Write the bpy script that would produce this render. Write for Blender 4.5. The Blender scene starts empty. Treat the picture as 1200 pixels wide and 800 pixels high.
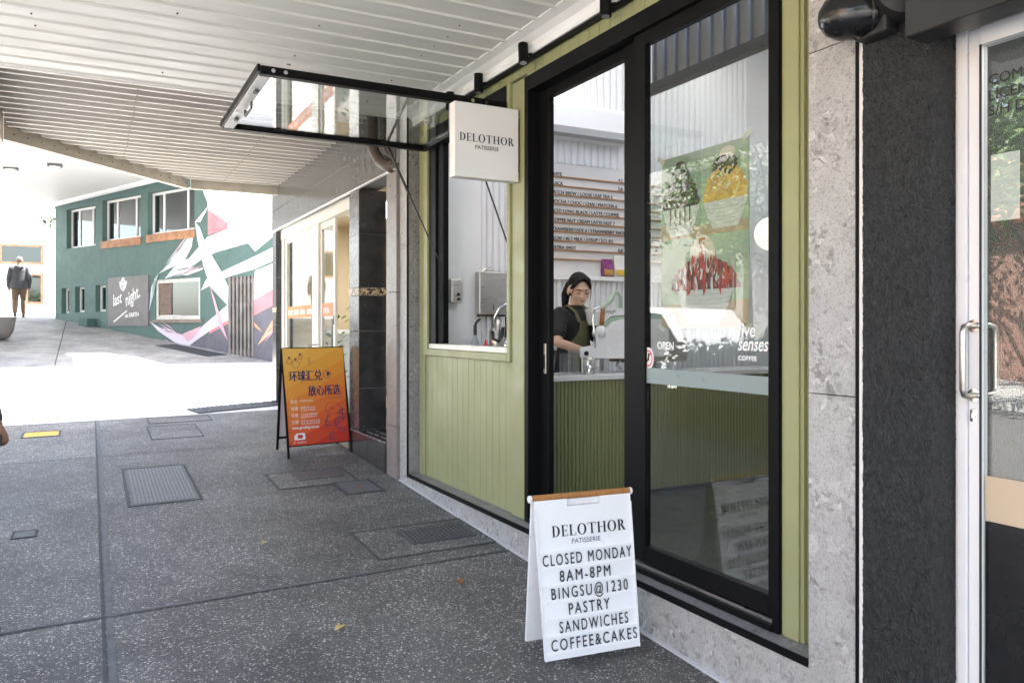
import bpy, bmesh, math, random
from math import sin, cos, pi, radians
from mathutils import Vector, Matrix
random.seed(7)
SC = bpy.context.scene
COL = SC.collection

# ------------------------------------------------------------------ camera, sky, sun, exposure
cd = bpy.data.cameras.new('camera'); cam = bpy.data.objects.new('camera', cd); COL.objects.link(cam)
cam.location = (0, 0, 1.6); cam.rotation_euler = (pi/2, 0, -0.4910)
cd.sensor_width = 36; cd.lens = 27.72; cd.shift_y = -0.015; cd.clip_start = .05; cd.clip_end = 2000
SC.camera = cam
SUN = Vector((.551, .084, .829)).normalized()
w = bpy.data.worlds.new('World'); SC.world = w; w.use_nodes = True
nt = w.node_tree; nt.nodes.clear()
sky = nt.nodes.new('ShaderNodeTexSky'); sky.sky_type = 'NISHITA'; sky.sun_disc = False
sky.sun_elevation = math.asin(SUN.z); sky.sun_rotation = math.atan2(SUN.x, SUN.y)
sky.dust_density = 2.0
bg = nt.nodes.new('ShaderNodeBackground'); bg.inputs[1].default_value = .15
out = nt.nodes.new('ShaderNodeOutputWorld')
hs = nt.nodes.new('ShaderNodeHueSaturation'); hs.inputs['Saturation'].default_value = .68; nt.links.new(sky.outputs[0], hs.inputs['Color'])
nt.links.new(hs.outputs[0], bg.inputs[0]); nt.links.new(bg.outputs[0], out.inputs[0])
sl = bpy.data.lights.new('sun', 'SUN'); sl.energy = 4.5; sl.angle = radians(.53); sl.color = (1, .95, .88)
so = bpy.data.objects.new('sun', sl); COL.objects.link(so); so.rotation_euler = SUN.to_track_quat('Z', 'Y').to_euler()
SC.view_settings.view_transform = 'Standard'; SC.view_settings.look = 'None'
SC.view_settings.exposure = 3.25; SC.view_settings.gamma = 1; SC.view_settings.use_curve_mapping = False
SC.render.engine = 'CYCLES'
SC.cycles.use_denoising = True
SC.cycles.max_bounces = 14; SC.cycles.diffuse_bounces = 6; SC.cycles.glossy_bounces = 6
SC.cycles.transparent_max_bounces = 24; SC.cycles.transmission_bounces = 8
SC.cycles.sample_clamp_indirect = 8; SC.cycles.caustics_reflective = False; SC.cycles.caustics_refractive = False

# ------------------------------------------------------------------ materials
def nodes(name):
    m = bpy.data.materials.new(name); m.use_nodes = True
    return m, m.node_tree, m.node_tree.nodes['Principled BSDF']
def N(t, typ, **kw):
    n = t.nodes.new(typ)
    for k, v in kw.items():
        if k.startswith('i'): n.inputs[int(k[1:])].default_value = v
        else: setattr(n, k, v)
    return n
def coords(t, sc=(1, 1, 1)):
    c = N(t, 'ShaderNodeTexCoord'); mp = N(t, 'ShaderNodeMapping'); mp.inputs['Scale'].default_value = sc
    t.links.new(c.outputs['Object'], mp.inputs[0]); return mp.outputs[0]
def c4(c): return (c[0], c[1], c[2], 1)
def ramp(t, fac, stops, interp='LINEAR'):
    r = N(t, 'ShaderNodeValToRGB'); r.color_ramp.interpolation = interp
    e = r.color_ramp.elements
    while len(e) < len(stops): e.new(.5)
    for i, (p, c) in enumerate(stops): e[i].position = p; e[i].color = c4(c) if not isinstance(c, float) else (c, c, c, 1)
    t.links.new(fac, r.inputs[0]); return r.outputs[0]
def noise(t, v, scale, detail=4, rough=.55):
    n = N(t, 'ShaderNodeTexNoise'); n.inputs['Scale'].default_value = scale; n.inputs['Detail'].default_value = detail
    n.inputs['Roughness'].default_value = rough; t.links.new(v, n.inputs['Vector']); return n.outputs[0]
def mixc(t, fac, a, b, mode='MIX'):
    m = N(t, 'ShaderNodeMix', data_type='RGBA', blend_type=mode)
    for sock, val in ((0, fac), (6, a), (7, b)):
        if hasattr(val, 'is_linked'): t.links.new(val, m.inputs[sock])
        else: m.inputs[sock].default_value = val if sock == 0 else c4(val)
    return m.outputs[2]
def bumpn(t, b, h, strength, dist=.01):
    n = N(t, 'ShaderNodeBump'); n.inputs['Strength'].default_value = strength; n.inputs['Distance'].default_value = dist
    t.links.new(h, n.inputs['Height']); t.links.new(n.outputs[0], b.inputs['Normal'])
def M(name, col, rough=.5, metal=0, var=.1, vs=5, bump=.0, bs=80, stretch=(1, 1, 1), spec=.5, dist=.004, rv=.1, dirt=0):
    m, t, b = nodes(name)
    v = coords(t, stretch)
    f = noise(t, v, vs)
    c = ramp(t, f, [(.25, tuple(x*(1-var) for x in col)), (.75, tuple(min(1, x*(1+var)) for x in col))])
    if dirt:
        d = ramp(t, noise(t, v, vs*.35, 6, .7), [(.48, 0.), (.72, 1.)])
        mm = N(t, 'ShaderNodeMath', operation='MULTIPLY'); mm.inputs[1].default_value = dirt; t.links.new(d, mm.inputs[0])
        c = mixc(t, mm.outputs[0], c, tuple(x*.45 for x in col))
    t.links.new(c, b.inputs['Base Color'])
    r = ramp(t, noise(t, v, vs*3), [(.3, max(.02, rough-rv)), (.7, min(1., rough+rv))]); t.links.new(r, b.inputs['Roughness'])
    b.inputs['Metallic'].default_value = metal; b.inputs['Specular IOR Level'].default_value = spec
    if bump: bumpn(t, b, noise(t, v, bs, 3), bump, dist)
    return m
def glass(name, tint=(.93, .96, .95), k=1.0, rough=0.0):
    m = bpy.data.materials.new(name); m.use_nodes = True; t = m.node_tree; t.nodes.clear()
    lw = N(t, 'ShaderNodeLayerWeight'); lw.inputs[0].default_value = .5
    p = N(t, 'ShaderNodeMath', operation='POWER'); p.inputs[1].default_value = 5; t.links.new(lw.outputs['Facing'], p.inputs[0])
    ma = N(t, 'ShaderNodeMath', operation='MULTIPLY_ADD', use_clamp=True); ma.inputs[1].default_value = .95*k; ma.inputs[2].default_value = .045*k
    t.links.new(p.outputs[0], ma.inputs[0])
    a = N(t, 'ShaderNodeBsdfTransparent'); a.inputs[0].default_value = c4(tint)
    g = N(t, 'ShaderNodeBsdfGlossy'); g.inputs['Roughness'].default_value = rough
    mx = N(t, 'ShaderNodeMixShader'); o = N(t, 'ShaderNodeOutputMaterial')
    t.links.new(ma.outputs[0], mx.inputs[0]); t.links.new(a.outputs[0], mx.inputs[1]); t.links.new(g.outputs[0], mx.inputs[2]); t.links.new(mx.outputs[0], o.inputs[0])
    return m
def emit(name, col, s):
    m, t, b = nodes(name)
    b.inputs['Base Color'].default_value = c4(col); b.inputs['Emission Color'].default_value = c4(col); b.inputs['Emission Strength'].default_value = s
    return m
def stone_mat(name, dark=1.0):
    m, t, b = nodes(name); v = coords(t)
    wv = N(t, 'ShaderNodeTexNoise'); wv.inputs['Scale'].default_value = 9; wv.inputs['Detail'].default_value = 4; t.links.new(v, wv.inputs['Vector'])
    vv = mixc(t, .09, (0, 0, 0), (0, 0, 0)); mm = vv.node; t.links.new(v, mm.inputs[6]); t.links.new(wv.outputs[1], mm.inputs[7])
    def vor(sc, feat='F1'):
        n = N(t, 'ShaderNodeTexVoronoi', feature=feat); n.inputs['Scale'].default_value = sc; t.links.new(vv, n.inputs['Vector']); return n
    a = vor(13); h = N(t, 'ShaderNodeSeparateColor'); t.links.new(a.outputs['Color'], h.inputs[0])
    big = ramp(t, h.outputs[0], [(.0, (.375*dark, .365*dark, .36*dark)), (.45, (.40*dark, .39*dark, .385*dark)), (.8, (.425*dark, .418*dark, .412*dark)), (1., (.48*dark, .475*dark, .47*dark))])
    c = vor(60); h2 = N(t, 'ShaderNodeSeparateColor'); t.links.new(c.outputs['Color'], h2.inputs[0])
    small = ramp(t, h2.outputs[1], [(.0, (.20*dark, .19*dark, .185*dark)), (.3, (.36*dark, .35*dark, .345*dark)), (.9, (.44*dark, .43*dark, .42*dark)), (1., (.58*dark, .57*dark, .56*dark))])
    msk = ramp(t, noise(t, v, 7, 5, .65), [(.42, 0.), (.58, 1.)])
    col = mixc(t, msk, big, small)
    sp = ramp(t, noise(t, v, 130, 3, .7), [(.32, (.45, .45, .45)), (.5, (1, 1, 1))])
    col = mixc(t, .8, col, sp, 'MULTIPLY')
    t.links.new(col, b.inputs['Base Color']); b.inputs['Roughness'].default_value = .5
    bumpn(t, b, noise(t, v, 90), .12, .003)
    return m
def aggregate(name, light=1.0):
    m, t, b = nodes(name); v = coords(t)
    vo = N(t, 'ShaderNodeTexVoronoi'); vo.inputs['Scale'].default_value = 108; t.links.new(v, vo.inputs['Vector'])
    vo.inputs['Randomness'].default_value = 1
    h = N(t, 'ShaderNodeSeparateColor'); t.links.new(vo.outputs['Color'], h.inputs[0])
    peb = ramp(t, h.outputs[0], [(0., (.035, .035, .038)), (.25, (.09, .088, .088)), (.5, (.16, .15, .14)), (.68, (.26, .235, .20)), (.80, (.44, .42, .395)), (.94, (.70, .69, .67)), (1., (.34, .22, .13))])
    rad = N(t, 'ShaderNodeMath', operation='MULTIPLY_ADD'); rad.inputs[1].default_value = .55; rad.inputs[2].default_value = .12; t.links.new(h.outputs[1], rad.inputs[0])
    lt = N(t, 'ShaderNodeMath', operation='LESS_THAN'); t.links.new(vo.outputs['Distance'], lt.inputs[0]); t.links.new(rad.outputs[0], lt.inputs[1])
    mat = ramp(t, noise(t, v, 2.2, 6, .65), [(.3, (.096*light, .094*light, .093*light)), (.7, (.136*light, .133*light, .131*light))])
    fine = ramp(t, noise(t, v, 160, 2), [(.3, (.75, .75, .75)), (.7, (1.2, 1.2, 1.2))])
    mat = mixc(t, 1., mat, fine, 'MULTIPLY')
    col = mixc(t, lt.outputs[0], mat, peb)
    st = ramp(t, noise(t, v, 1.1, 8, .7), [(.35, (.78, .78, .79)), (.62, (1.06, 1.05, 1.03))])
    col = mixc(t, .8, col, st, 'MULTIPLY')
    sx = N(t, 'ShaderNodeSeparateXYZ'); t.links.new(v, sx.inputs[0])
    fx = N(t, 'ShaderNodeMath', operation='GREATER_THAN'); fx.inputs[1].default_value = .055; t.links.new(sx.outputs[0], fx.inputs[0])
    fy = N(t, 'ShaderNodeMath', operation='MULTIPLY_ADD'); fy.inputs[1].default_value = .476; fy.inputs[2].default_value = -.105; t.links.new(sx.outputs[1], fy.inputs[0])
    fl_ = N(t, 'ShaderNodeMath', operation='FLOOR'); t.links.new(fy.outputs[0], fl_.inputs[0])
    cb = N(t, 'ShaderNodeCombineXYZ'); t.links.new(fx.outputs[0], cb.inputs[0]); t.links.new(fl_.outputs[0], cb.inputs[1])
    wn = N(t, 'ShaderNodeTexWhiteNoise'); wn.noise_dimensions = '3D'; t.links.new(cb.outputs[0], wn.inputs['Vector'])
    col = mixc(t, 1., col, ramp(t, wn.outputs['Value'], [(0., (.86, .86, .87)), (1., (1.08, 1.07, 1.05))]), 'MULTIPLY')
    big = ramp(t, noise(t, v, .55, 5, .6), [(.40, (.80, .79, .78)), (.60, (1.08, 1.08, 1.08))]); col = mixc(t, .9, col, big, 'MULTIPLY')
    wear = ramp(t, noise(t, v, 5, 6, .75), [(.44, (.82, .82, .82)), (.56, (1.05, 1.05, 1.05))]); col = mixc(t, .6, col, wear, 'MULTIPLY')
    # dark spots (old gum, drips)
    v2 = N(t, 'ShaderNodeTexVoronoi'); v2.inputs['Scale'].default_value = 2.3; t.links.new(v, v2.inputs['Vector'])
    dk = ramp(t, v2.outputs['Distance'], [(.045, (.55, .55, .56)), (.075, (1, 1, 1))])
    col = mixc(t, .7, col, dk, 'MULTIPLY')
    t.links.new(col, b.inputs['Base Color'])
    b.inputs['Roughness'].default_value = .62; b.inputs['Specular IOR Level'].default_value = .45
    bumpn(t, b, vo.outputs['Distance'], .25, .004)
    return m

OLIVE = M('olive_paint', (.30, .307, .155), .42, var=.05, vs=2, bump=.05, bs=200, dirt=.10, rv=.12)
OLIVED = M('olive_paint_dark', (.20, .215, .095), .5, var=.05)
BLACK = M('black_aluminium', (.006, .006, .0065), .45, var=.1, vs=2, spec=.10, rv=.03)
BLACKM = M('black_matt', (.016, .016, .017), .55, var=.2)
RENDER = M('black_roughcast', (.027, .028, .0295), .4, var=.55, vs=60, bump=1, bs=150, dist=.016, stretch=(1, 1, .75), spec=.4)
WHITEAL = M('white_aluminium', (.78, .78, .80), .35, var=.03)
WHITE = M('white_paint', (.80, .80, .80), .5, var=.03, vs=3)
WHITEWALL = M('white_wall', (.74, .75, .77), .55, var=.03, vs=2)
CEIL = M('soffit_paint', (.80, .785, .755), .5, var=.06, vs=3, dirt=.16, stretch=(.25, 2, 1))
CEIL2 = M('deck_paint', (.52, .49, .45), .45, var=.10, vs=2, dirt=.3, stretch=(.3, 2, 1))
FASC = M('fascia_timber', (.46, .42, .35), .6, var=.14, vs=6, dirt=.35, bump=.15, bs=50)
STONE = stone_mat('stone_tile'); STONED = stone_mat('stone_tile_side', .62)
AGG = aggregate('exposed_aggregate')
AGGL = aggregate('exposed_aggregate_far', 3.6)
JOINT = M('joint', (.058, .058, .060), .8, var=.3, vs=20)
ASPH = M('asphalt', (.20, .195, .19), .8, var=.2, vs=30, bump=.3, bs=200)
CONC = M('pale_concrete', (.58, .57, .55), .75, var=.1, vs=3, bump=.1, bs=100, dirt=.15)
CONCG = M('grey_concrete', (.20, .20, .205), .8, var=.15, vs=6, bump=.2, bs=90)
IRON = M('cast_iron', (.062, .066, .072), .55, metal=0, var=.25, vs=14, bump=.3, bs=90)
STEEL = M('brushed_steel', (.56, .53, .49), .33, metal=1, var=.08, vs=4, stretch=(1, 1, 18), rv=.08)
CHROME = M('chrome', (.72, .72, .73), .12, metal=1, var=.03, rv=.04)
GLASS = glass('window_glass'); GLASSR = glass('door_glass', (.87, .89, .88), 1.45); GLASSD = glass('tinted_glass', (.55, .6, .58), 1.3)
FLAP = glass('flap_glass', (.93, .96, .95), 1.2)
FROST = M('frosted_film', (.24, .29, .295), .35, var=.02)
TILE = M('dark_tile', (.042, .040, .040), .22, var=.4, vs=7, rv=.06, spec=.6, bump=.03, bs=30)
TILEG = M('grey_tile', (.10, .097, .095), .2, var=.2, vs=9, rv=.06, spec=.7)
TILEB = M('brown_grey_tile', (.22, .19, .18), .35, var=.15, vs=8)
GROUT = M('grout', (.34, .33, .32), .8, var=.1)
BEIGE = M('cream_wall', (.62, .52, .36), .6, var=.05)
GREEN = M('green_render', (.082, .145, .132), .7, var=.10, vs=2.5, bump=.25, bs=40, dirt=.12)
PALE = M('pale_mural_paint', (.56, .68, .69), .6, var=.14, vs=3, dirt=.12)
PALEW = M('white_mural_paint', (.66, .70, .70), .6, var=.12, vs=3, dirt=.12)
PINK = M('pink_mural_paint', (.62, .22, .25), .6, var=.2, vs=3, dirt=.2)
PINKL = M('light_pink_mural_paint', (.66, .38, .46), .6, var=.15, vs=6)
LILAC = M('lilac_mural_paint', (.66, .60, .72), .6, var=.06)
PURP = M('charcoal_mural_paint', (.13, .13, .155), .7, var=.2, vs=4)
PEACH = M('peach_mural_paint', (.72, .36, .20), .6, var=.08)
RUST = M('rusty_timber', (.38, .19, .10), .7, var=.4, vs=5, bump=.3, bs=40)
BROWN = M('brown_sign', (.15, .135, .13), .55, var=.15, vs=5)
PIPE = M('brown_pipe', (.105, .08, .065), .4, var=.2, vs=8)
WOOD = M('oak_bar', (.36, .155, .045), .5, var=.3, vs=8, stretch=(12, 1, 1))
WOODL = M('walnut_rail', (.34, .17, .07), .5, var=.2, vs=8)
INK = M('black_lettering', (.012, .012, .014), .5, var=.05)
NAVY = M('navy_ink', (.025, .018, .10), .5, var=.05)
CREAMALU = M('cream_aluminium', (.66, .63, .57), .4, var=.04)
SKIN = M('skin', (.62, .40, .29), .5, var=.08, vs=20)
SKIN2 = M('tanned_skin', (.30, .15, .10), .55, var=.15, vs=30)
HAIR = M('black_hair', (.007, .006, .006), .6, var=.4, vs=30, stretch=(6, 6, 1), bump=.3, bs=60, spec=.2)
GREYHAIR = M('grey_hair', (.30, .285, .27), .6, var=.15, vs=40)
TSHIRT = M('black_cotton', (.014, .014, .015), .85, var=.25, vs=20, bump=.2, bs=30)
APRON = M('olive_cotton', (.115, .11, .05), .85, var=.12, vs=12, bump=.2, bs=25)
JACKET = M('charcoal_jacket', (.075, .078, .088), .85, var=.15, vs=8, bump=.3, bs=18)
TROUS = M('tan_trousers', (.17, .115, .075), .85, var=.1, vs=8, bump=.3, bs=15)
DENIM = M('dark_denim', (.04, .05, .08), .85, var=.2, vs=12)
LEAF = [M('leaf_dark', (.045, .095, .022), .5, var=.3, vs=3), M('leaf_mid', (.075, .15, .03), .5, var=.3, vs=3), M('leaf_light', (.12, .19, .04), .5, var=.3, vs=3)]
BARK = M('bark', (.12, .09, .07), .9, var=.3, vs=8, bump=.6, bs=20)
BRICK = None
def brickmat():
    m, t, b = nodes('brick_wall'); v = coords(t)
    sp = N(t, 'ShaderNodeSeparateXYZ'); t.links.new(v, sp.inputs[0]); cb = N(t, 'ShaderNodeCombineXYZ')
    t.links.new(sp.outputs[1], cb.inputs[0]); t.links.new(sp.outputs[2], cb.inputs[1])
    br = N(t, 'ShaderNodeTexBrick'); br.inputs['Scale'].default_value = 4.2; br.inputs['Color1'].default_value = (.36, .17, .12, 1); br.inputs['Color2'].default_value = (.27, .12, .085, 1); br.inputs['Mortar'].default_value = (.4, .37, .33, 1)
    t.links.new(cb.outputs[0], br.inputs[0]); t.links.new(br.outputs[0], b.inputs['Base Color']); b.inputs['Roughness'].default_value = .85
    return m
BRICK = brickmat()
ROOF = M('terracotta_roof', (.46, .17, .08), .7, var=.25, vs=4, stretch=(1, 8, 1))

# ------------------------------------------------------------------ object helpers
def tag(o, label=None, cat=None, group=None, kind=None):
    for k, v in (('label', label), ('category', cat), ('group', group), ('kind', kind)):
        if v: o[k] = v
    return o
def thing(name, label, cat, loc, group=None):
    o = bpy.data.objects.new(name, None); COL.objects.link(o); o.location = loc; o.empty_display_size = .2
    return tag(o, label, cat, group)
def worldloc(o):
    v = Vector((0, 0, 0))
    while o: v += Vector(o.location); o = o.parent
    return v
class MB:
    def __init__(s, m=None): s.bm = bmesh.new(); s.M = m or Matrix(); s.mi = 0; s.smooth = False
    def mat(s, i): s.mi = i; return s
    def _f(s, vs):
        try: f = s.bm.faces.new(vs)
        except ValueError: return None
        f.material_index = s.mi; f.smooth = s.smooth; return f
    def v(s, p): return s.bm.verts.new(s.M @ Vector(p))
    def box(s, x0, x1, y0, y1, z0, z1, bev=0, seg=1):
        vs = [s.v((x, y, z)) for z in (z0, z1) for y in (y0, y1) for x in (x0, x1)]
        fs = [s._f([vs[i] for i in q]) for q in ((0, 2, 3, 1), (4, 5, 7, 6), (0, 1, 5, 4), (2, 6, 7, 3), (0, 4, 6, 2), (1, 3, 7, 5))]
        if bev:
            es = list({e for f in fs for e in f.edges})
            r = bmesh.ops.bevel(s.bm, geom=es, offset=bev, segments=seg, affect='EDGES', profile=.5)
            for f in r['faces']: f.material_index = s.mi
        return s
    def prism(s, pts, ext):
        e = Vector(ext); a = [s.v(p) for p in pts]; b = [s.v(Vector(p)+e) for p in pts]; n = len(pts)
        s._f(a); s._f(b[::-1])
        for i in range(n): s._f([a[i], b[i], b[(i+1) % n], a[(i+1) % n]])
        return s
    def face(s, pts): s._f([s.v(p) for p in pts]); return s
    def loft(s, rings, cap=True, closed=False):
        R = [[s.v(p) for p in r] for r in rings]; n = len(R[0])
        for k in range(len(R)-(0 if closed else 1)):
            A, B = R[k], R[(k+1) % len(R)]
            for i in range(n): s._f([A[i], A[(i+1) % n], B[(i+1) % n], B[i]])
        if cap and not closed: s._f(R[0][::-1]); s._f(R[-1])
        return s
    def tube(s, pts, r, n=10, r2=None, cap=True, side=None, flat=1.0):
        pts = [Vector(p) for p in pts]; rings = []; m = len(pts)
        rr = r if isinstance(r, (list, tuple)) else [r+(((r2-r)*i/(m-1)) if r2 is not None else 0) for i in range(m)]
        prev = None
        for i, p in enumerate(pts):
            t = (pts[min(i+1, m-1)]-pts[max(i-1, 0)]).normalized()
            if side is not None: a = Vector(side)
            elif prev is not None: a = prev
            else: a = Vector((0, 0, 1)) if abs(t.z) < .9 else Vector((1, 0, 0))
            a = (a-t*a.dot(t)).normalized(); prev = a; b = t.cross(a)
            rings.append([p+a*cos(2*pi*k/n)*rr[i]+b*sin(2*pi*k/n)*rr[i]*flat for k in range(n)])
        return s.loft(rings, cap)
    def cyl(s, p0, p1, r, r2=None, n=20): return s.tube([p0, p1], r, n, r if r2 is None else r2)
    def lathe(s, prof, c=(0, 0, 0), n=24):
        c = Vector(c)
        return s.loft([[c+Vector((r*cos(2*pi*k/n), r*sin(2*pi*k/n), z)) for k in range(n)] for r, z in prof])
    def ball(s, c, rx, ry=None, rz=None, n=16, m=10):
        ry = ry or rx; rz = rz or rx; c = Vector(c)
        return s.loft([[c+Vector((rx*sin(a)*cos(2*pi*k/n), ry*sin(a)*sin(2*pi*k/n), -rz*cos(a))) for k in range(n)] for a in [max(.02, min(pi-.02, pi*j/m)) for j in range(m+1)]])
    def text(s, body, o, xd, yd, size, width=None, align='LEFT', ext=.0, off=.0, shear=0, squeeze=None, space=1.0):
        cu = bpy.data.curves.new('t', 'FONT'); cu.body = body; cu.size = size; cu.offset = off; cu.shear = shear; cu.extrude = ext; cu.space_character = space; cu.resolution_u = 4
        ob = bpy.data.objects.new('t', cu); COL.objects.link(ob)
        dg = bpy.context.evaluated_depsgraph_get(); dg.update()
        me = bpy.data.meshes.new_from_object(ob.evaluated_get(dg))
        xs = [v.co.x for v in me.vertices]; w0 = max(xs)-min(xs); x0 = min(xs)
        k = width/w0 if width else (squeeze or 1)
        sh = {'LEFT': 0, 'CENTER': -w0*k/2, 'RIGHT': -w0*k}[align]
        O, X, Y = Vector(o), Vector(xd).normalized(), Vector(yd).normalized(); Z = X.cross(Y)
        vs = [s.v(O+X*((v.co.x-x0)*k+sh)+Y*v.co.y+Z*v.co.z) for v in me.vertices]
        for p in me.polygons: s._f([vs[i] for i in p.vertices])
        bpy.data.objects.remove(ob); bpy.data.curves.remove(cu); bpy.data.meshes.remove(me)
        return s
    def build(s, name, mats, parent=None, smooth=None, loc=None, auto=False):
        bm = s.bm
        bmesh.ops.recalc_face_normals(bm, faces=bm.faces)
        o0 = worldloc(parent) if parent else (Vector(loc) if loc else Vector((0, 0, 0)))
        if o0.length: bmesh.ops.translate(bm, verts=bm.verts, vec=-o0)
        if smooth is not None:
            for f in bm.faces: f.smooth = smooth
        me = bpy.data.meshes.new(name); bm.to_mesh(me); bm.free()
        for m in (mats if isinstance(mats, (list, tuple)) else [mats]): me.materials.append(m)
        o = bpy.data.objects.new(name, me); COL.objects.link(o)
        if parent: o.parent = parent
        elif loc: o.location = loc
        if smooth and auto:
            try: me.set_sharp_from_angle(angle=radians(40))
            except Exception: pass
        return o
def each(mb, name, mats, parent):
    """link every loose piece of mb as a part of its own"""
    bm = mb.bm; left = set(bm.faces); groups = []
    while left:
        st = [left.pop()]; g = [st[0]]
        while st:
            for e in st.pop().edges:
                for f in e.link_faces:
                    if f in left: left.discard(f); st.append(f); g.append(f)
        groups.append(g)
    res = []
    for g in groups:
        n = MB(); mp = {}
        for f in g:
            nf = n.bm.faces.new([mp.setdefault(v, None) or mp.update({v: n.bm.verts.new(v.co)}) or mp[v] for v in f.verts]); nf.smooth = f.smooth; nf.material_index = f.material_index
        res.append(n.build(name, mats, parent))
    bm.free(); return res
def BX(name, m, parent, *a, bev=0): return MB().box(*a, bev=bev).build(name, m, parent)
def copy_tree(o, parent=None):
    c = o.copy(); COL.objects.link(c)
    if parent: c.parent = parent
    for ch in list(o.children): copy_tree(ch, c)
    return c
def serif(mb, word, o, xd, yd, h, ext=.001, gap=.16):
    """high-contrast serif capitals drawn as butted polygons"""
    X, Y = Vector(xd).normalized(), Vector(yd).normalized(); Zn = X.cross(Y); O = Vector(o)
    pen = [0.0]
    def P(poly): mb.prism([O+X*((pen[0]+x)*h)+Y*(y*h) for x, y in poly], Zn*ext)
    def R(x0, x1, y0, y1): P([(x0, y0), (x1, y0), (x1, y1), (x0, y1)])
    W, T, S = .17, .045, .07
    def stem(x): R(x, x+W, T, 1-T); R(x-S, x+W+S, 0, T); R(x-S, x+W+S, 1-T, 1)
    def arc(cx, cy, ro, rh, ri, rhi, a0, a1, n=16):
        for i in range(n):
            a, b = a0+(a1-a0)*i/n, a0+(a1-a0)*(i+1)/n
            P([(cx+ro*cos(a), cy+rh*sin(a)), (cx+ro*cos(b), cy+rh*sin(b)), (cx+ri*cos(b), cy+rhi*sin(b)), (cx+ri*cos(a), cy+rhi*sin(a))])
    for ch in word:
        if ch == 'D': stem(S); arc(S+W+S, .5, .47, .5, .27, .455, -pi/2, pi/2); wd = S+W+S+.47
        elif ch == 'E':
            stem(S); x = 2*S+W
            R(x, x+.34, 0, T); R(x+.30, x+.34, T, .25); R(x, x+.32, 1-T, 1); R(x+.28, x+.32, .77, 1-T); R(S+W, x+.2, .48, .48+T); R(x+.16, x+.2, .38, .48); R(x+.16, x+.2, .48+T, .62); wd = x+.34
        elif ch == 'L': stem(S); x = 2*S+W; R(x, x+.36, 0, T); R(x+.32, x+.36, T, .28); wd = x+.36
        elif ch == 'O': arc(.46, .5, .46, .52, .27, .475, 0, 2*pi, 32); wd = .92
        elif ch == 'T': R(.33, .33+W, T, 1-T); R(.33-S, .33+W+S, 0, T); R(0, .83, 1-T, 1); R(0, .04, .76, 1-T); R(.79, .83, .76, 1-T); wd = .83
        elif ch == 'H': stem(S); stem(.6+S); R(S+W, .6+S, .49, .49+T); wd = .6+2*S+W
        elif ch == 'R': stem(S); arc(S+W+S, .745, .30, .255, .12, .21, -pi/2, pi/2); P([(S+W+.06, .49), (S+W+.26, .49), (.82, 0), (.60, 0)]); R(S+W, S+W+S, .49, .49+T); wd = .84
        else: wd = .4
        pen[0] += wd+gap
    return pen[0]*h
def serif_w(word, h, gap=.16):
    d = dict(D=.78, E=.65, L=.67, O=.92, T=.83, H=.91, R=.84)
    return sum(d[c]+gap for c in word)*h-gap*h

# ------------------------------------------------------------------ terrain and paving (setting)
PROF = [(-120, -2.66), (-60, -2.66), (11, .4602), (17.3, .84), (27, 1.9), (32, 2.15), (60, 2.3), (400, 2.3)]
def gz(x, y):
    for (y0, z0), (y1, z1) in zip(PROF, PROF[1:]):
        if y <= y1: z = z0+(z1-z0)*(y-y0)/(y1-y0); break
    f = 1 if y < 11 else max(0, 1-(y-11)/6.3)
    return z+f*.01*(max(-12, min(4, x))-2.38)
def sheet(name, m, xs, ys, dz=0):
    mb = MB(); G = [[mb.v((x, y, gz(x, y)+dz)) for x in xs] for y in ys]
    for j in range(len(ys)-1):
        for i in range(len(xs)-1): mb._f([G[j][i], G[j][i+1], G[j+1][i+1], G[j+1][i]])
    return tag(mb.build(name, m), kind='structure')
def rng(a, b, n): return [a+(b-a)*i/n for i in range(n+1)]
sheet('ground', CONCG, [-300, -60, -12, 2.3, 12, 60, 300], [-120, -60, 0, 11, 17.3, 27, 32, 60, 400], -.25)
sheet('pavement', AGG, rng(-2.3, 2.7, 5), [-8, -4, 0, 4, 8, 11.0], 0)
sheet('driveway', CONC, rng(-2.3, 14, 6), rng(11.0, 17.3, 6), -.003)
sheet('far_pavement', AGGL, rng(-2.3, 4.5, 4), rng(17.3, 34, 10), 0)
sheet('road', ASPH, [-9.5, -6, -2.46], [-60, -20, 0, 11, 17.3, 27, 32, 60], -.13)
sheet('opposite_pavement', CONC, [-14.2, -9.66], [-60, -20, 0, 11, 17.3, 27, 32, 60], 0)
for nm, xa, xb in (('kerb', -2.46, -2.3), ('opposite_kerb', -9.66, -9.5)):
    mb = MB(); ys = [-60, -20, 0, 11, 17.3, 27, 32, 60]
    mb.loft([[(xa, y, gz(xa, y)-.3), (xb, y, gz(xb, y)-.3), (xb, y, gz(xb, y)+.002), (xa+.015, y, gz(xa, y)+.002), (xa, y, gz(xa, y)-.013)] for y in ys])
    tag(mb.build(nm, CONC), kind='structure')
# expansion joints and the smoother trowelled borders beside them
def strip(mb, x0, y0, x1, y1, w, dz=.004):
    a, b = Vector((x0, y0, 0)), Vector((x1, y1, 0)); d = (b-a).normalized(); n = Vector((-d.y, d.x, 0))*w/2
    k = max(1, int((b-a).length/1.0))
    for i in range(k):
        p, q = a+(b-a)*i/k, a+(b-a)*(i+1)/k
        mb.face([(v.x, v.y, gz(v.x, v.y)+dz) for v in (p-n, q-n, q+n, p+n)])
mb = MB()
strip(mb, .055, -6, .055, 10.9, .016)
for y in (2.3, 4.42, 8.62):
    strip(mb, -2.25, y, .045, y, .014); strip(mb, .065, y, 2.37, y+.02, .014)
strip(mb, .065, 6.5, 2.37, 6.52, .008); strip(mb, -2.25, 6.9, .045, 6.9, .007); strip(mb, -2.28, 10.93, 2.37, 10.98, .02)
for y in (20, 23, 26): strip(mb, -2.2, y, 1.0, y, .02)
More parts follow.
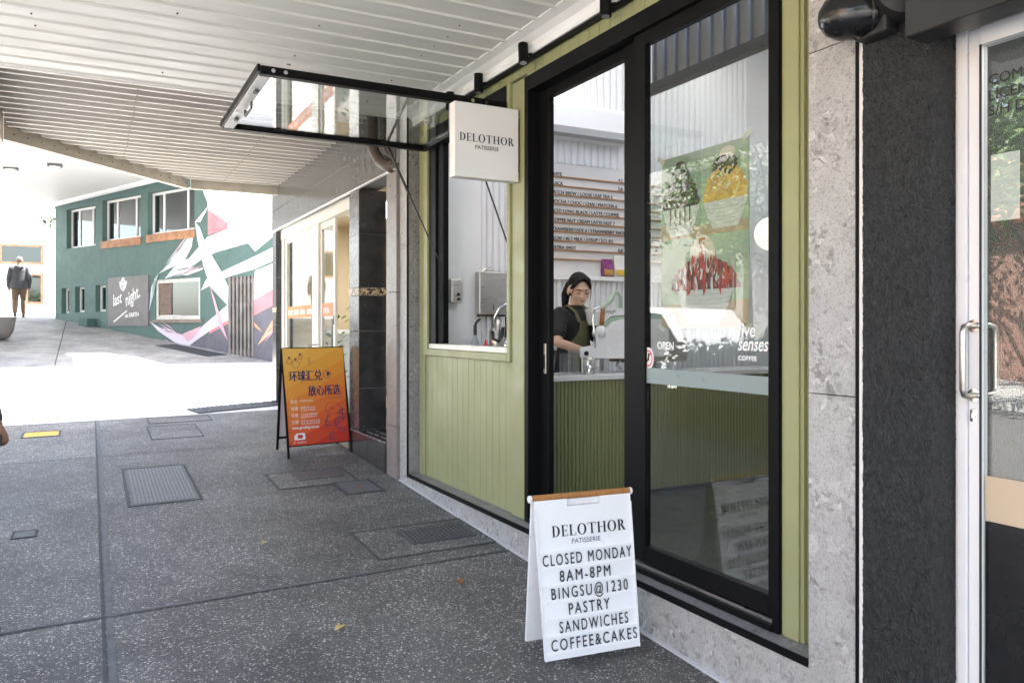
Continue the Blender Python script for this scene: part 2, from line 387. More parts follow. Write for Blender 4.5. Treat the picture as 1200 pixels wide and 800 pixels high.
strip(mb, -.6, 17.4, -.6, 26, .02)
tag(mb.build('pavement_joints', JOINT), kind='structure')
mb = MB()
for yy, x0, x1 in ((4.42, .075, 2.36), (4.42, -2.25, .035), (2.3, .075, 2.36)):
    strip(mb, x0, yy+.022, x1, yy+.03, .024, .002)
strip(mb, .085, -6, .085, 10.9, .03, .0025)
tag(mb.build('trowelled_margin', M('trowelled_cement', (.118, .118, .122), .75, var=.22, vs=9, bump=.15, bs=100)), kind='structure')

# ------------------------------------------------------------------ street awning over the pavement
aw = thing('street_awning', 'white street awning with flat panel soffit and corrugated deck over the pavement', 'awning', (1.2, 4, 3.4))
mb = MB(); y = -1.37
prof = []
while y < 6.4:
    prof += [(y, 3.418), (y+.012, 3.402), (y+.15, 3.398), (y+.165, 3.388), (y+.180, 3.388), (y+.192, 3.416)]; y += .2
for (ya, za), (yb, zb) in zip(prof, prof[1:]):
    mb.face([(-.75, ya, za), (2.37, ya, za), (2.37, yb, zb), (-.75, yb, zb)])
mb.build('soffit_panels', CEIL, aw)
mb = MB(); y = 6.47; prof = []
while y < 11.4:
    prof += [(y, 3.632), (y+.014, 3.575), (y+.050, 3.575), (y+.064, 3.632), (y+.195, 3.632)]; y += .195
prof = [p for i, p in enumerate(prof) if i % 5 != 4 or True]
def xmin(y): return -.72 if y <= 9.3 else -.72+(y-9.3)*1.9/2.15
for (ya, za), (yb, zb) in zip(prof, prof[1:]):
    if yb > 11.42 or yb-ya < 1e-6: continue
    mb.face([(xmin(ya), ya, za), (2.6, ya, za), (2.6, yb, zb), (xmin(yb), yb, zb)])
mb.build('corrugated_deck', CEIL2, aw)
mb = MB(); random.seed(12)
for i in range(40):
    mb.ball((random.choice((-.3, .45, 1.2, 1.95))+random.uniform(-.01, .01), -1.37+.2*random.randint(18, 38)+.08, 3.397), .006, n=6, m=4)
for yy in range(25):
    for xx in (.35, 1.6): mb.ball((xx+random.uniform(-.01, .01), 6.51+.195*yy, 3.574), .007, n=6, m=4)
mb.build('screw', M('rusty_screw', (.12, .07, .045), .7), aw)['kind'] = 'stuff'
BX('step_board', CEIL, aw, -.75, 2.37, 6.437, 6.465, 3.383, 3.72)
mb = MB(); mb.prism([(-.85, -1.4, 3.72), (2.6, -1.4, 3.72), (2.6, 11.5, 3.72), (1.2, 11.5, 3.72), (-.85, 9.35, 3.72)], (0, 0, .06))
mb.build('roof_sheet', WHITEWALL, aw)
def beam(name, a, b, z0, z1, t, m):
    a, b = Vector((*a, 0)), Vector((*b, 0)); d = (b-a).normalized(); n = Vector((d.y, -d.x, 0))*t
    mb = MB(); mb.prism([(v.x, v.y, z0) for v in (a, b, b+n, a+n)], (0, 0, z1-z0)); return mb.build(name, m, aw)
beam('fascia', (-.76, -1.4), (-.76, 9.24), 3.40, 3.71, -.06, FASC)
beam('fascia', (-.76, 9.3), (1.16, 11.47), 3.46, 3.71, -.07, FASC)
beam('fascia', (1.20, 11.47), (2.36, 11.43), 3.46, 3.71, -.07, FASC)
mb = MB()
for k in range(17):
    f = (k+.5)/17; x, y = -.76+1.92*f, 9.3+2.17*f
    mb.ball((x+.028, y-.03, 3.52), .008, n=6, m=4)
each(mb, 'bolt', IRON, aw)
# coved cornice where the soffit meets the shopfront
mb = MB(); pr = [(2.30, 3.399), (2.36, 3.385), (2.405, 3.36), (2.42, 3.335), (2.42, 3.30), (2.47, 3.30), (2.47, 3.41), (2.30, 3.41)]
mb.loft([[(x, yy, z-.006) for x, z in pr] for yy in (-1.0, 6.42)])
mb.build('cornice', WHITE, aw)

# ------------------------------------------------------------------ the patisserie shop
sh = thing('patisserie_shop', 'olive green patisserie shopfront with black framed sliding door and serving window', 'shop', (2.6, 4.3, .2))
FL = .35
BX('floor', M('shop_floor', (.040, .042, .036), .35, var=.15, vs=3), sh, 2.49, 7.0, 2.05, 6.4, FL-.2, FL)
mb = MB(); mb.box(6.9, 7.0, 2.15, 6.27, FL, 4.6); mb.box(2.6, 7.0, 2.05, 2.15, FL, 4.6); mb.box(2.58, 7.0, 6.27, 6.37, FL, 4.6); mb.box(2.45, 7.05, 1.95, 6.5, 4.6, 4.75)
mb.build('interior_wall', WHITEWALL, sh)
# plinth: stone face, dark slab lip
mb = MB(); mb.prism([(2.38, 2.087, gz(2.38, 2.1)-.1), (2.38, 6.33, gz(2.38, 6.3)-.1), (2.38, 6.33, FL-.022), (2.38, 2.087, FL-.022)], (.1, 0, 0)); mb.build('plinth', STONE, sh)
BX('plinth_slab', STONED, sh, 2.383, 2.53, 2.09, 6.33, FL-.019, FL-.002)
BX('plinth_trim', BLACK, sh, 2.374, 2.3815, 2.088, 6.33, FL-.03, FL+.001)
mb = MB(); mb.prism([(2.355, 2.0, gz(2.38, 2.0)+.001), (2.379, 2.0, gz(2.38, 2.0)+.001), (2.379, 6.5, gz(2.38, 6.5)+.001), (2.355, 6.5, gz(2.38, 6.5)+.001)], (0, 0, .007)); mb.build('grout_line', M('pale_grout', (.55, .55, .56), .8), sh)
# stone columns at both ends
mb = MB()
for z0, z1 in ((gz(2.38, 2)-.1, 1.348), (1.352, 2.618), (2.622, 4.6)): mb.box(2.38, 2.56, 1.877, 2.087, z0, z1)
mb.build('stone_column', STONE, sh)
mb = MB()
for z0, z1 in ((gz(2.38, 6.4)-.1, 1.05), (1.053, 2.3), (2.303, 3.6)): mb.box(2.38, 2.56, 6.338, 6.53, z0, z1)
mb.build('stone_column', STONE, sh)
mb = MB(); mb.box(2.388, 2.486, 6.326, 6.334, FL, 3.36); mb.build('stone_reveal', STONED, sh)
mb = MB(); mb.box(2.372, 2.386, 6.326, 6.337, FL-.03, 3.37); mb.box(2.372, 2.40, 1.866, 1.876, 0, 3.36); each(mb, 'edge_trim', BLACK, sh)
# olive cladding
def planks(mb, x0, x1, y0, y1, z0, z1, w=.102, g=.004):
    n = max(1, round((y1-y0)/w)); w = (y1-y0)/n
    mb.box(x0+.006, x1, y0, y1, z0, z1)
    for i in range(n): mb.box(x0, x0+.0055, y0+i*w+(g/2 if i else 0), y0+(i+1)*w-(g/2 if i < n-1 else 0), z0, z1, bev=.0015)
mb = MB(); planks(mb, 2.487, 2.54, 4.64, 6.24, FL, 1.36); mb.build('cladding_panel', OLIVE, sh)
mb = MB(); planks(mb, 2.480, 2.53, 2.09, 4.43, 3.20, 3.40); planks(mb, 2.482, 2.53, 4.43, 6.325, 3.23, 3.40); mb.build('fascia_panel', OLIVE, sh)
def post(y0, y1, x0=2.465, ztop=3.2):
    mb = MB(); mb.box(x0+.012, 2.54, y0, y1, FL, ztop); mb.box(x0, x0+.0115, y0+.018, y1-.018, FL, ztop, bev=.003); return mb.build('olive_post', OLIVE, sh)
post(2.195, 2.307); post(4.435, 4.63, 2.468); post(6.16, 6.322, 2.472)
BX('olive_jamb', OLIVED, sh, 2.49, 2.54, 2.092, 2.193, FL, 3.2)
# serving window surround
mb = MB()
mb.box(2.455, 2.54, 4.632, 4.672, 1.36, 3.225, bev=.004); mb.box(2.455, 2.54, 6.085, 6.158, 1.36, 3.225, bev=.004); mb.box(2.455, 2.54, 4.675, 6.082, 1.36, 1.415, bev=.004)
mb.build('window_surround', OLIVE, sh)
mb = MB(); mb.box(2.47, 2.62, 4.675, 6.082, 1.418, 1.455); mb.build('window_sill', M('stainless_sill', (.55, .53, .5), .4, metal=.6), sh)
mb = MB()
mb.box(2.475, 2.525, 5.95, 6.082, 1.457, 3.10); mb.box(2.54, 2.60, 5.97, 6.08, 1.457, 3.10); mb.box(2.475, 2.50, 4.675, 4.682, 1.457, 3.10)
mb.box(2.475, 2.60, 4.675, 6.082, 3.102, 3.222)
wf = mb.build('window_frame', BLACK, sh)
BX('sash_channel', BLACKM, wf, 2.50, 2.535, 5.925, 5.948, 1.457, 3.10)
# flipped-up glass flap with gas struts
flap = MB()
z0, z1 = 3.045, 3.095
flap.box(.86, 2.455, 4.66, 4.715, z0, z1, bev=.003); flap.box(.86, 2.455, 6.065, 6.12, z0, z1, bev=.003); flap.box(.842, .858, 4.66, 6.12, z0+.012, z1+.004); flap.box(2.41, 2.455, 4.717, 6.063, z0, z1)
fo = flap.build('flap_window', BLACK, sh)
mb = MB(); mb.box(.93, 2.405, 4.72, 6.06, 3.066, 3.074); mb.build('glass', FLAP, fo)
mb = MB(); mb.box(.86, .927, 4.718, 6.062, z0+.002, z1-.003); mb.build('edge_rail', WHITE, fo)
mb = MB()
mb.tube([(.912, 5.25, 3.04), (.912, 5.25, 3.0), (.912, 5.48, 3.0), (.912, 5.48, 3.04)], .009, 8)
mb.box(.885, .91, 4.98, 5.04, 3.03, 3.044); mb.box(.885, .91, 5.72, 5.78, 3.03, 3.044); each(mb, 'latch', IRON, fo)
mb = MB(); mb.box(2.0, 2.46, 4.70, 4.712, 3.0965, 3.10)
for xx in (.93, 1.0, 2.2, 2.3): mb.cyl((xx, 4.658, 3.07), (xx, 4.654, 3.07), .012, n=10)
each(mb, 'hinge_plate', CHROME, fo)
for ya, yb in ((6.09, 5.93), (4.69, 4.722)):
    a, b = Vector((2.12, ya, 3.04)), Vector((2.505, yb, 2.12))
    m_ = a+(b-a)*.42
    s_ = MB(); s_.cyl(a, m_, .011, n=10); s_.build('gas_strut', BLACKM, fo)
    s2 = MB(); s2.cyl(m_, b, .006, n=8); s2.ball(b, .014, n=8, m=6); s2.build('strut_rod', BLACKM, fo)
# sliding door wall: frame, stacked leaf at left, closed leaf at right
mb = MB()
mb.box(2.46, 2.60, 2.31, 4.43, 3.10, 3.195); mb.box(2.46, 2.60, 2.31, 2.345, FL, 3.10); mb.box(2.46, 2.60, 4.385, 4.43, FL, 3.10); mb.box(2.455, 2.60, 2.345, 4.385, FL, FL+.028)
mb.build('door_frame', BLACK, sh)
mb = MB(); mb.box(2.47, 2.478, 2.345, 3.30, FL+.03, FL+.045); mb.box(2.53, 2.545, 2.345, 4.385, FL+.028, FL+.045); mb.build('door_track', STEEL, sh)
leaf = MB()
leaf.box(2.482, 2.525, 3.215, 3.305, FL+.05, 3.095, bev=.003); leaf.box(2.482, 2.525, 2.346, 2.385, FL+.05, 3.095); leaf.box(2.482, 2.525, 2.387, 3.213, 3.03, 3.095); leaf.box(2.482, 2.525, 2.387, 3.213, FL+.05, FL+.135)
lo = leaf.build('sliding_door', BLACK, sh)
BX('glass', GLASSR, lo, 2.500, 2.5035, 2.387, 3.213, FL+.137, 3.028)
leaf = MB()
leaf.box(2.54, 2.58, 4.262, 4.383, FL+.05, 3.095, bev=.003); leaf.box(2.53, 2.585, 3.345, 3.452, FL+.05, 3.095); leaf.box(2.54, 2.58, 3.454, 4.26, 3.04, 3.095)
l2 = leaf.build('sliding_door', BLACK, sh)
mb = MB(); mb.box(2.5315, 2.539, 4.285, 4.312, 1.30, 1.49, bev=.002); mb.build('door_lock', STEEL, l2)
mb = MB(); mb.box(2.529, 2.531, 4.291, 4.306, 1.33, 1.42); mb.build('lock_slot', BLACKM, l2)
BX('frosted_band', FROST, lo, 2.4955, 2.498, 2.347, 3.30, 1.312, 1.388)
F_ = ((0, -1, 0), (0, 0, 1))       # text on surfaces that face the street
mb = MB(); mb.text('five', (2.4997, 2.575, 1.555), *F_, .085, shear=.12, off=.0012, width=.10); mb.build('five_lettering', WHITE, lo)
mb = MB(); mb.text('senses', (2.4997, 2.578, 1.495), *F_, .085, shear=.28, off=.0012, width=.178); mb.text('COFFEE', (2.4997, 2.575, 1.452), *F_, .027, off=.001, space=1.2)
mb.build('senses_lettering', WHITE, lo)
mb = MB(); mb.text('OPEN', (2.4997, 3.135, 1.487), *F_, .05, off=.001); mb.text('7 DAYS', (2.4997, 2.93, 1.487), *F_, .03); mb.build('open_lettering', WHITE, lo)
mb = MB()
def disc(mb, c, r, x, ext, n=28, rz=None): mb.prism([(x, c[0]+r*cos(2*pi*k/n), c[1]+(rz or r)*sin(2*pi*k/n)) for k in range(n)], (ext, 0, 0))
disc(mb, (3.205, 1.437), .043, 2.4995, -.0012, rz=.055); mb.mat(1)
for k in range(28):
    a, b = 2*pi*k/28, 2*pi*(k+1)/28
    mb.prism([(2.498, 3.205+r*cos(t), 1.437+r*sin(t)*1.25) for r, t in ((.034, a), (.034, b), (.028, b), (.028, a))], (-.0006, 0, 0))
mb.prism([(2.498, 3.182, 1.462), (2.498, 3.187, 1.468), (2.498, 3.228, 1.412), (2.498, 3.223, 1.406)], (-.0006, 0, 0)); mb.mat(2)
mb.box(2.4968, 2.4979, 3.196, 3.206, 1.425, 1.452); mb.ball((2.4975, 3.201, 1.458), .0015, .006, .007, n=10, m=6); mb.box(2.4968, 2.4979, 3.208, 3.222, 1.418, 1.428)
mb.build('no_smoking_sticker', [WHITE, M('sticker_red', (.6, .03, .03)), INK], lo)

# interior walls facing the street window: ribbed cladding, flat splash panel, menu board
def ribs(mb, x0, x1, y, z0, z1, p=.062, d=.022):
    pts = []; x = x0
    while x < x1-.001:
        for f, dd in ((0, 0), (.12, d*.7), (.3, d), (.5, d*1.05), (.7, d), (.88, d*.7)): pts.append((min(x+f*p, x1), y-dd))
        x += p
    pts.append((x1, y))
    for (a, ya), (b, yb) in zip(pts, pts[1:]):
        if b > a: mb.face([(a, ya, z0), (b, yb, z0), (b, yb, z1), (a, ya, z1)])
    mb.face([(x0, y, z1), (x1, y, z1), (x1, y-d, z1), (x0, y-d, z1)])
mb = MB(); ribs(mb, 3.03, 3.445, 6.268, FL, 3.11); ribs(mb, 3.445, 6.2, 6.268, FL, 2.03); ribs(mb, 2.7, 6.2, 6.268, 3.115, 4.58, .075)
mb.build('ribbed_cladding', WHITEWALL, sh)
BX('splash_panel', WHITE, sh, 2.60, 3.026, 6.235, 6.268, FL, 2.95)
BX('menu_ledge', WHITE, sh, 3.45, 6.2, 6.20, 6.268, 2.031, 2.07)
mn = thing('menu_board', 'white wall menu board with thin timber rails and black drinks lettering', 'menu board', (4.4, 6.25, 2.6))
BX('board', M('menu_white', (.66, .66, .67), .6, var=.02), mn, 3.45, 5.6, 6.245, 6.266, 2.075, 3.11)
rows = ['FLAT WHITE', 'LONG BLACK', 'BATCH BREW / LOOSE LEAF TEA 5', 'MOCHA / CHOC / CHAI / MATCHA 6', 'ICED LONG BLACK / LATTE / COFFEE', 'COFFEE NUT CREAM LATTE HOT 7', 'STRAWBERRYADE 6 / STRAWBERRY MATCHA', 'DECAF / ALT MILK / SYRUP / S.O. 0.5', 'EXTRA SHOT', '']
zs = [2.983-.0847*i for i in range(10)]
starts = [3.615, 3.60, 3.745, 3.75, 3.765, 3.755, 3.74, 3.73, 3.755]
mr = MB()
for i, z in enumerate(zs):
    mr.box(3.46, 5.55, 6.226, 6.244, z-.006, z+.006)
    if rows[i]:
        ml = MB(); ml.text(rows[i], (starts[i], 6.241, z+.01), (1, 0, 0), (0, 0, 1), .046, off=0, ext=.002, squeeze=.98); ml.build('menu_row', INK, mn)
for z, tx in ((zs[0], '4.2'), (zs[1], '3.8'), (zs[8], '0.8')): MB().text(tx, (4.50, 6.241, z+.01), (1, 0, 0), (0, 0, 1), .046, off=0, ext=.002).build('menu_price', INK, mn)
each(mr, 'rail', WOODL, mn)
# air conditioner above the menu
ac = thing('air_conditioner', 'white split air conditioner mounted high above the menu board', 'air conditioner', (4.15, 6.1, 3.33))
mb = MB(); mb.loft([[(x, 6.25, 3.62), (x, 6.07, 3.62), (x, 6.02, 3.58), (x, 6.02, 3.40), (x, 6.06, 3.35), (x, 6.25, 3.33)] for x in (3.55, 4.55)]); mb.build('housing', WHITE, ac)
mb = MB(); mb.prism([(3.62, 6.055, 3.3515), (4.50, 6.055, 3.3515), (4.50, 6.14, 3.341), (3.62, 6.14, 3.341)], (0, 0, -.006)); mb.build('louvre', M('louvre_grey', (.5, .5, .52)), ac)
# overhead slatted rack seen through the top of the door
rk = thing('slatted_rack', 'dark overhead rack with vertical bars inside the shop behind the top of the door glass', 'rack', (3.2, 3.2, 3.1))
mb = MB(); mb.box(3.18, 3.24, 2.2, 4.12, 3.10, 3.16); mb.box(3.18, 3.24, 2.2, 4.12, 3.5, 3.56); each(mb, 'rail', BLACK, rk)
mb = MB()
for i in range(18): mb.box(3.19, 3.215, 2.25+i*.105, 2.265+i*.105, 3.162, 3.498)
each(mb, 'bar', M('rack_bar', (.18, .2, .24), .4, metal=.5), rk)
BX('backing', M('tan_board', (.33, .27, .22)), rk, 3.225, 3.235, 2.22, 4.1, 3.162, 3.498)
mb = MB()
for yy in (2.4, 3.9): mb.cyl((3.21, yy, 3.561), (3.21, yy, 4.59), .008, n=8)
each(mb, 'hanger', BLACK, rk)
# unseen fill panels added under the ceiling to brighten the shop interior
FILL = emit('fill_glow', (1, .97, .93), 1.6)
fill0 = None
for x, y, lb in ((3.6, 5.5, 'added unseen square fill panel over the barista'), (3.6, 3.3, 'added unseen square fill panel over the customer area by the door'), (5.4, 5.5, 'added unseen square fill panel deep inside over the counter'), (5.4, 3.3, 'added unseen square fill panel deep inside over the floor')):
    if fill0 is None:
        fill0 = thing('fill_panel', lb, 'fill light', (x, y, 4.58), 'added fill panels inside the shops')
        MB().box(x-.3, x+.3, y-.3, y+.3, 4.56, 4.598).build('frame', WHITEAL, fill0); MB().box(x-.27, x+.27, y-.27, y+.27, 4.55, 4.559).build('diffuser', FILL, fill0)
    else:
        c = copy_tree(fill0); c.location = (x, y, 4.58); c['label'] = lb
gl = thing('globe_lamp', 'glowing white globe pendant lamp hanging behind the door glass', 'lamp', (3.0, 2.88, 2.05))
MB().ball((3.0, 2.86, 2.06), .085, n=28, m=18).build('globe', emit('globe_glow', (1, .93, .80), .16), gl, smooth=True)
MB().cyl((3.0, 2.86, 2.145), (3.0, 2.86, 4.59), .004, n=6).build('cord', BLACK, gl)

# counter
ct = thing('service_counter', 'olive ribbed service counter with pale stone top', 'counter', (4.2, 4.9, FL))
mb = MB(); pts = []; x = 2.64
while x < 5.2:
    for f, d in ((0, .0), (.18, .011), (.5, .016), (.82, .011)): pts.append((x+f*.032, 4.762-d))
    x += .032
for (a, ya), (b, yb) in zip(pts, pts[1:]): mb.face([(a, ya, FL+.02), (b, yb, FL+.02), (b, yb, 1.209), (a, ya, 1.209)])
mb.build('ribbed_front', OLIVED, ct)
BX('carcass', BLACKM, ct, 2.64, 5.2, 4.764, 5.08, FL, 1.209)
BX('counter_top', M('counter_stone', (.68, .68, .68), .2, var=.05), ct, 2.62, 5.24, 4.72, 5.10, 1.211, 1.25, bev=.004)

# espresso machine
em = thing('espresso_machine', 'white and mint espresso machine with timber handle on the shop counter', 'coffee machine', (3.7, 5.0, 1.25))
MINT = M('mint_enamel', (.36, .47, .36), .35, var=.04); WENA = M('white_enamel', (.80, .80, .80), .22, var=.02)
K = .98
pan = [(3.17, 1.365), (3.165, 1.43), (3.185, 1.445), (3.295, 1.455), (3.30, 1.545), (3.37, 1.56), (3.42, 1.605), (3.46, 1.635), (3.53, 1.65), (3.95, 1.655), (3.98, 1.60), (3.98, 1.365), (3.55, 1.355)]
mb = MB(); mb.prism([(x, 4.845, z) for x, z in pan], (0, .035, 0))
bmesh.ops.bevel(mb.bm, geom=list(mb.bm.edges), offset=.006, segments=2, affect='EDGES'); mb.build('side_panel', WENA, em)
mb = MB(); mb.prism([(x, 4.883, z) for x, z in [(3.29, 1.54), (3.30, 1.575), (3.37, 1.59), (3.41, 1.63), (3.46, 1.67), (3.95, 1.69), (3.95, 1.5), (3.32, 1.5)]], (0, .012, 0)); mb.build('mint_housing', MINT, em)
mb = MB(); mb.prism([(x, 4.875, z) for x, z in [(3.30, 1.602), (3.305, 1.70), (3.36, 1.725), (3.46, 1.735), (3.9, 1.735), (3.9, 1.698), (3.46, 1.678), (3.40, 1.64), (3.37, 1.61)]], (0, .03, 0)); mb.build('upper_body', WENA, em)
mb = MB(); mb.box(3.44, 4.0, 4.91, 5.24, 1.605, 1.738, bev=.02, seg=3); mb.build('cup_warmer', WENA, em)
mb = MB(); mb.box(3.62, 4.2, 4.884, 5.28, 1.32, 1.60, bev=.01); mb.build('group_body', STEEL, em)
mb = MB(); mb.tube([(3.40, 4.93, 1.72), (3.44, 4.93, 1.765), (3.49, 4.93, 1.80), (3.52, 4.93, 1.85), (3.55, 4.93, 1.86), (3.575, 4.93, 1.82), (3.58, 4.93, 1.72)], [.016, .02, .022, .014, .012, .014, .02], 12); mb.build('bean_cover', MINT, em, smooth=True)
mb = MB(); mb.tube([(3.345, 4.86, 1.52), (3.345, 4.86, 1.56), (3.345, 4.86, 1.60)], [.035, .042, .03], 14); mb.build('steam_knob', WENA, em, smooth=True)
mb = MB(); mb.tube([(3.352, 4.86, 1.605), (3.36, 4.86, 1.66), (3.368, 4.86, 1.72), (3.37, 4.86, 1.735)], [.016, .018, .016, .010], 12); mb.build('timber_handle', WOOD, em, smooth=True)
mb = MB(); mb.tube([(3.285, 4.84, 1.44), (3.275, 4.84, 1.55), (3.265, 4.84, 1.66), (3.275, 4.84, 1.71), (3.30, 4.84, 1.735), (3.33, 4.84, 1.735), (3.352, 4.84, 1.71)], .0075, 10); mb.build('steam_wand', CHROME, em, smooth=True)
mb = MB(); mb.text('MVP', (3.40, 4.8735, 1.688), (1, 0, 0), (0, 0, 1), .047, ext=.0006, shear=.2); mb.build('lettering', M('grey_letter', (.2, .2, .19)), em)
mb = MB(); mb.cyl((3.205, 4.843, 1.40), (3.205, 4.832, 1.40), .017, n=14); mb.build('tap_knob', INK, em)
mb = MB(); mb.box(3.40, 3.45, 4.90, 4.95, 1.251, 1.36); mb.box(3.90, 3.95, 4.90, 4.95, 1.251, 1.36); each(mb, 'foot', CHROME, em)
mb = MB(); mb.tube([(3.55, 4.9, 1.34), (3.50, 4.87, 1.30), (3.53, 4.86, 1.27)], .012, 8); mb.build('drain_spout', CHROME, em)
# things standing on the counter
CUP = glass('clear_plastic', (.86, .87, .88), 2.2, .15)
def cup_stack(x, y, h, lb, r=.042):
    t = thing('cup_stack', lb, 'cups', (x, y, 1.251), 'stacks of clear plastic cups')
    mb = MB(); z = 0
    prof = [(r*.72, 0)]
    while z < h: prof += [(r*.95, z+.022), (r, z+.024), (r, z+.03), (r*.96, z+.031)]; z += .02
    mb.lathe([(a, 1.252+b) for a, b in prof], (x, y, 0), 18); mb.build('cups', CUP, t, smooth=True)
cup_stack(3.03, 4.85, .13, 'shorter stack of clear plastic cups beside the door frame on the counter')
cup_stack(3.115, 4.87, .15, 'taller stack of clear plastic cups next to the steel jug')
mb = MB(); mb.cyl((3.145, 4.80, 1.26), (3.14, 4.80, 1.43), .005, n=8)
tag(mb.build('drinking_straw', M('straw_white', (.8, .8, .78))), 'white drinking straw standing upright between the cups on the counter', 'straw')
jg = thing('steel_jug', 'brushed steel milk jug on the counter beside the plastic cups', 'jug', (3.24, 4.86, 1.251))
mb = MB(); mb.lathe([(.042, 1.252), (.05, 1.262), (.05, 1.30), (.043, 1.345), (.04, 1.372), (.036, 1.372), (.038, 1.345), (.045, 1.30), (.04, 1.27)], (3.235, 4.86, 0), 22); mb.build('body', STEEL, jg, smooth=True)
mb = MB(); mb.tube([(3.28, 4.85, 1.355), (3.308, 4.84, 1.35), (3.312, 4.84, 1.30), (3.282, 4.85, 1.285)], .006, 8); mb.build('handle', STEEL, jg)
jg2 = thing('small_jug', 'small steel milk jug in front of the larger jug on the counter', 'jug', (3.19, 4.79, 1.251))
mb = MB(); mb.lathe([(.022, 1.252), (.025, 1.26), (.024, 1.29), (.02, 1.315), (.018, 1.315), (.021, 1.29), (.02, 1.265)], (3.19, 4.78, 0), 18); mb.build('body', CHROME, jg2, smooth=True)
mb = MB(); mb.tube([(3.212, 4.78, 1.308), (3.228, 4.775, 1.30), (3.226, 4.775, 1.28), (3.213, 4.78, 1.272)], .004, 6); mb.build('handle', CHROME, jg2)
mt = thing('mint_cups', 'stack of mint green takeaway cups under the espresso machine', 'cups', (3.58, 4.82, 1.251))
mb = MB(); mb.lathe([(.028, 1.252), (.034, 1.30), (.036, 1.302), (.036, 1.312), (.034, 1.313), (.036, 1.325), (.036, 1.333), (.030, 1.334)], (3.56, 4.80, 0), 18); mb.build('cups', M('mint_card', (.28, .50, .42)), mt, smooth=True)
# coffee bags on the ledge
for i, (x, cols, lb) in enumerate(((4.36, ((.20, .04, .16), (.55, .30, .08)), 'purple and gold patterned coffee bag, leftmost on the ledge'), (4.50, ((.70, .68, .64), (.65, .45, .05)), 'white coffee bag with a yellow label on the ledge'), (4.64, ((.55, .5, .45), (.22, .05, .03)), 'pale coffee bag with dark red label on the ledge behind the door stile'))):
    t = thing('coffee_bag', lb, 'coffee bag', (x, 6.22, 2.07), 'coffee bags on the menu ledge')
    h = .17 if i == 0 else .21
    mb = MB(); mb.loft([[(x-.06, 6.205, 2.071), (x+.06, 6.205, 2.071), (x+.06, 6.24, 2.071), (x-.06, 6.24, 2.071)], [(x-.062, 6.20, 2.13), (x+.062, 6.20, 2.13), (x+.062, 6.243, 2.13), (x-.062, 6.243, 2.13)], [(x-.06, 6.225, 2.07+h), (x+.06, 6.225, 2.07+h), (x+.06, 6.232, 2.07+h), (x-.06, 6.232, 2.07+h)]])
    mb.build('bag', M('bag_%s' % 'abc'[i], cols[0], .45, var=.9 if i == 0 else .1, vs=25), t)
    mb = MB(); mb.box(x-.05, x+.05, 6.193, 6.198, 2.085, 2.14); mb.box(x-.04, x+.03, 6.191, 6.1925, 2.10, 2.106); mb.build('bag_label', M('bag_label_%s' % 'abc'[i], cols[1], .5), t)
# dispensers on the wall behind the serving window
sd = thing('soap_dispenser', 'small steel soap dispenser on the white wall behind the serving window', 'soap dispenser', (2.78, 6.2, 1.8))
mb = MB(); mb.box(2.705, 2.815, 6.165, 6.233, 1.80, 2.005, bev=.015, seg=3); mb.build('body', STEEL, sd)
mb = MB(); mb.cyl((2.775, 6.164, 1.87), (2.775, 6.157, 1.87), .014, n=14); mb.cyl((2.775, 6.164, 1.83), (2.775, 6.14, 1.83), .011, n=12); mb.build('push_button', BLACKM, sd)
td = thing('towel_dispenser', 'large square steel paper towel dispenser on the ribbed wall behind the serving window', 'towel dispenser', (3.1, 6.2, 1.7))
mb = MB(); mb.box(2.965, 3.245, 6.15, 6.24, 1.70, 2.075, bev=.012, seg=2); mb.build('cabinet', STEEL, td)
mb = MB(); mb.box(2.98, 3.23, 6.16, 6.23, 1.685, 1.699); mb.build('outlet', BLACKM, td)
mb = MB(); mb.box(3.10, 3.108, 6.147, 6.149, 1.74, 1.785); mb.build('level_slot', BLACKM, td)
mb = MB(); mb.tube([(3.02, 6.20, 2.08), (3.05, 6.18, 2.105), (3.09, 6.17, 2.11)], .008, 6); mb.build('key', STEEL, td)
bench = thing('wash_bench', 'white bench with steel top inside the serving window', 'bench', (3.0, 5.9, FL))
BX('bench_top', STEEL, bench, 2.63, 3.55, 5.55, 6.22, 1.375, 1.405); BX('cabinet', WHITE, bench, 2.66, 3.52, 5.6, 6.22, FL, 1.374)
B0 = 1.406
sb = thing('pump_bottle', 'clear syrup bottle with black pump on the bench in the serving window', 'bottle', (2.79, 5.8, B0))
mb = MB(); mb.lathe([(.03, B0), (.034, B0+.01), (.032, B0+.06), (.014, B0+.10), (.013, B0+.12)], (2.785, 5.85, 0), 16); mb.build('bottle', glass('bottle_glass', (.8, .82, .84), 2.0), sb, smooth=True)
mb = MB(); mb.cyl((2.785, 5.85, B0+.12), (2.785, 5.85, B0+.20), .014, n=12); mb.tube([(2.785, 5.85, B0+.20), (2.79, 5.83, B0+.23), (2.81, 5.81, B0+.25)], .011, 8); mb.build('pump', INK, sb)
rb = thing('squeeze_bottle', 'small red squeeze bottle with pointed tip on the bench', 'bottle', (2.835, 5.75, B0))
RED = M('red_plastic', (.55, .01, .02), .35); mb = MB(); mb.lathe([(.028, B0), (.032, B0+.01), (.03, B0+.035), (.012, B0+.05), (.006, B0+.085)], (2.835, 5.75, 0), 14); mb.build('body', RED, rb, smooth=True)
ck = thing('water_urn', 'steel water tap unit with curved spout and row of black handles on the bench', 'water tap', (3.0, 5.75, B0))
mb = MB(); mb.lathe([(.055, B0), (.06, B0+.02), (.06, B0+.15), (.045, B0+.17), (.045, B0+.24), (.03, B0+.25)], (2.955, 5.8, 0), 20); mb.build('body', STEEL, ck, smooth=True)
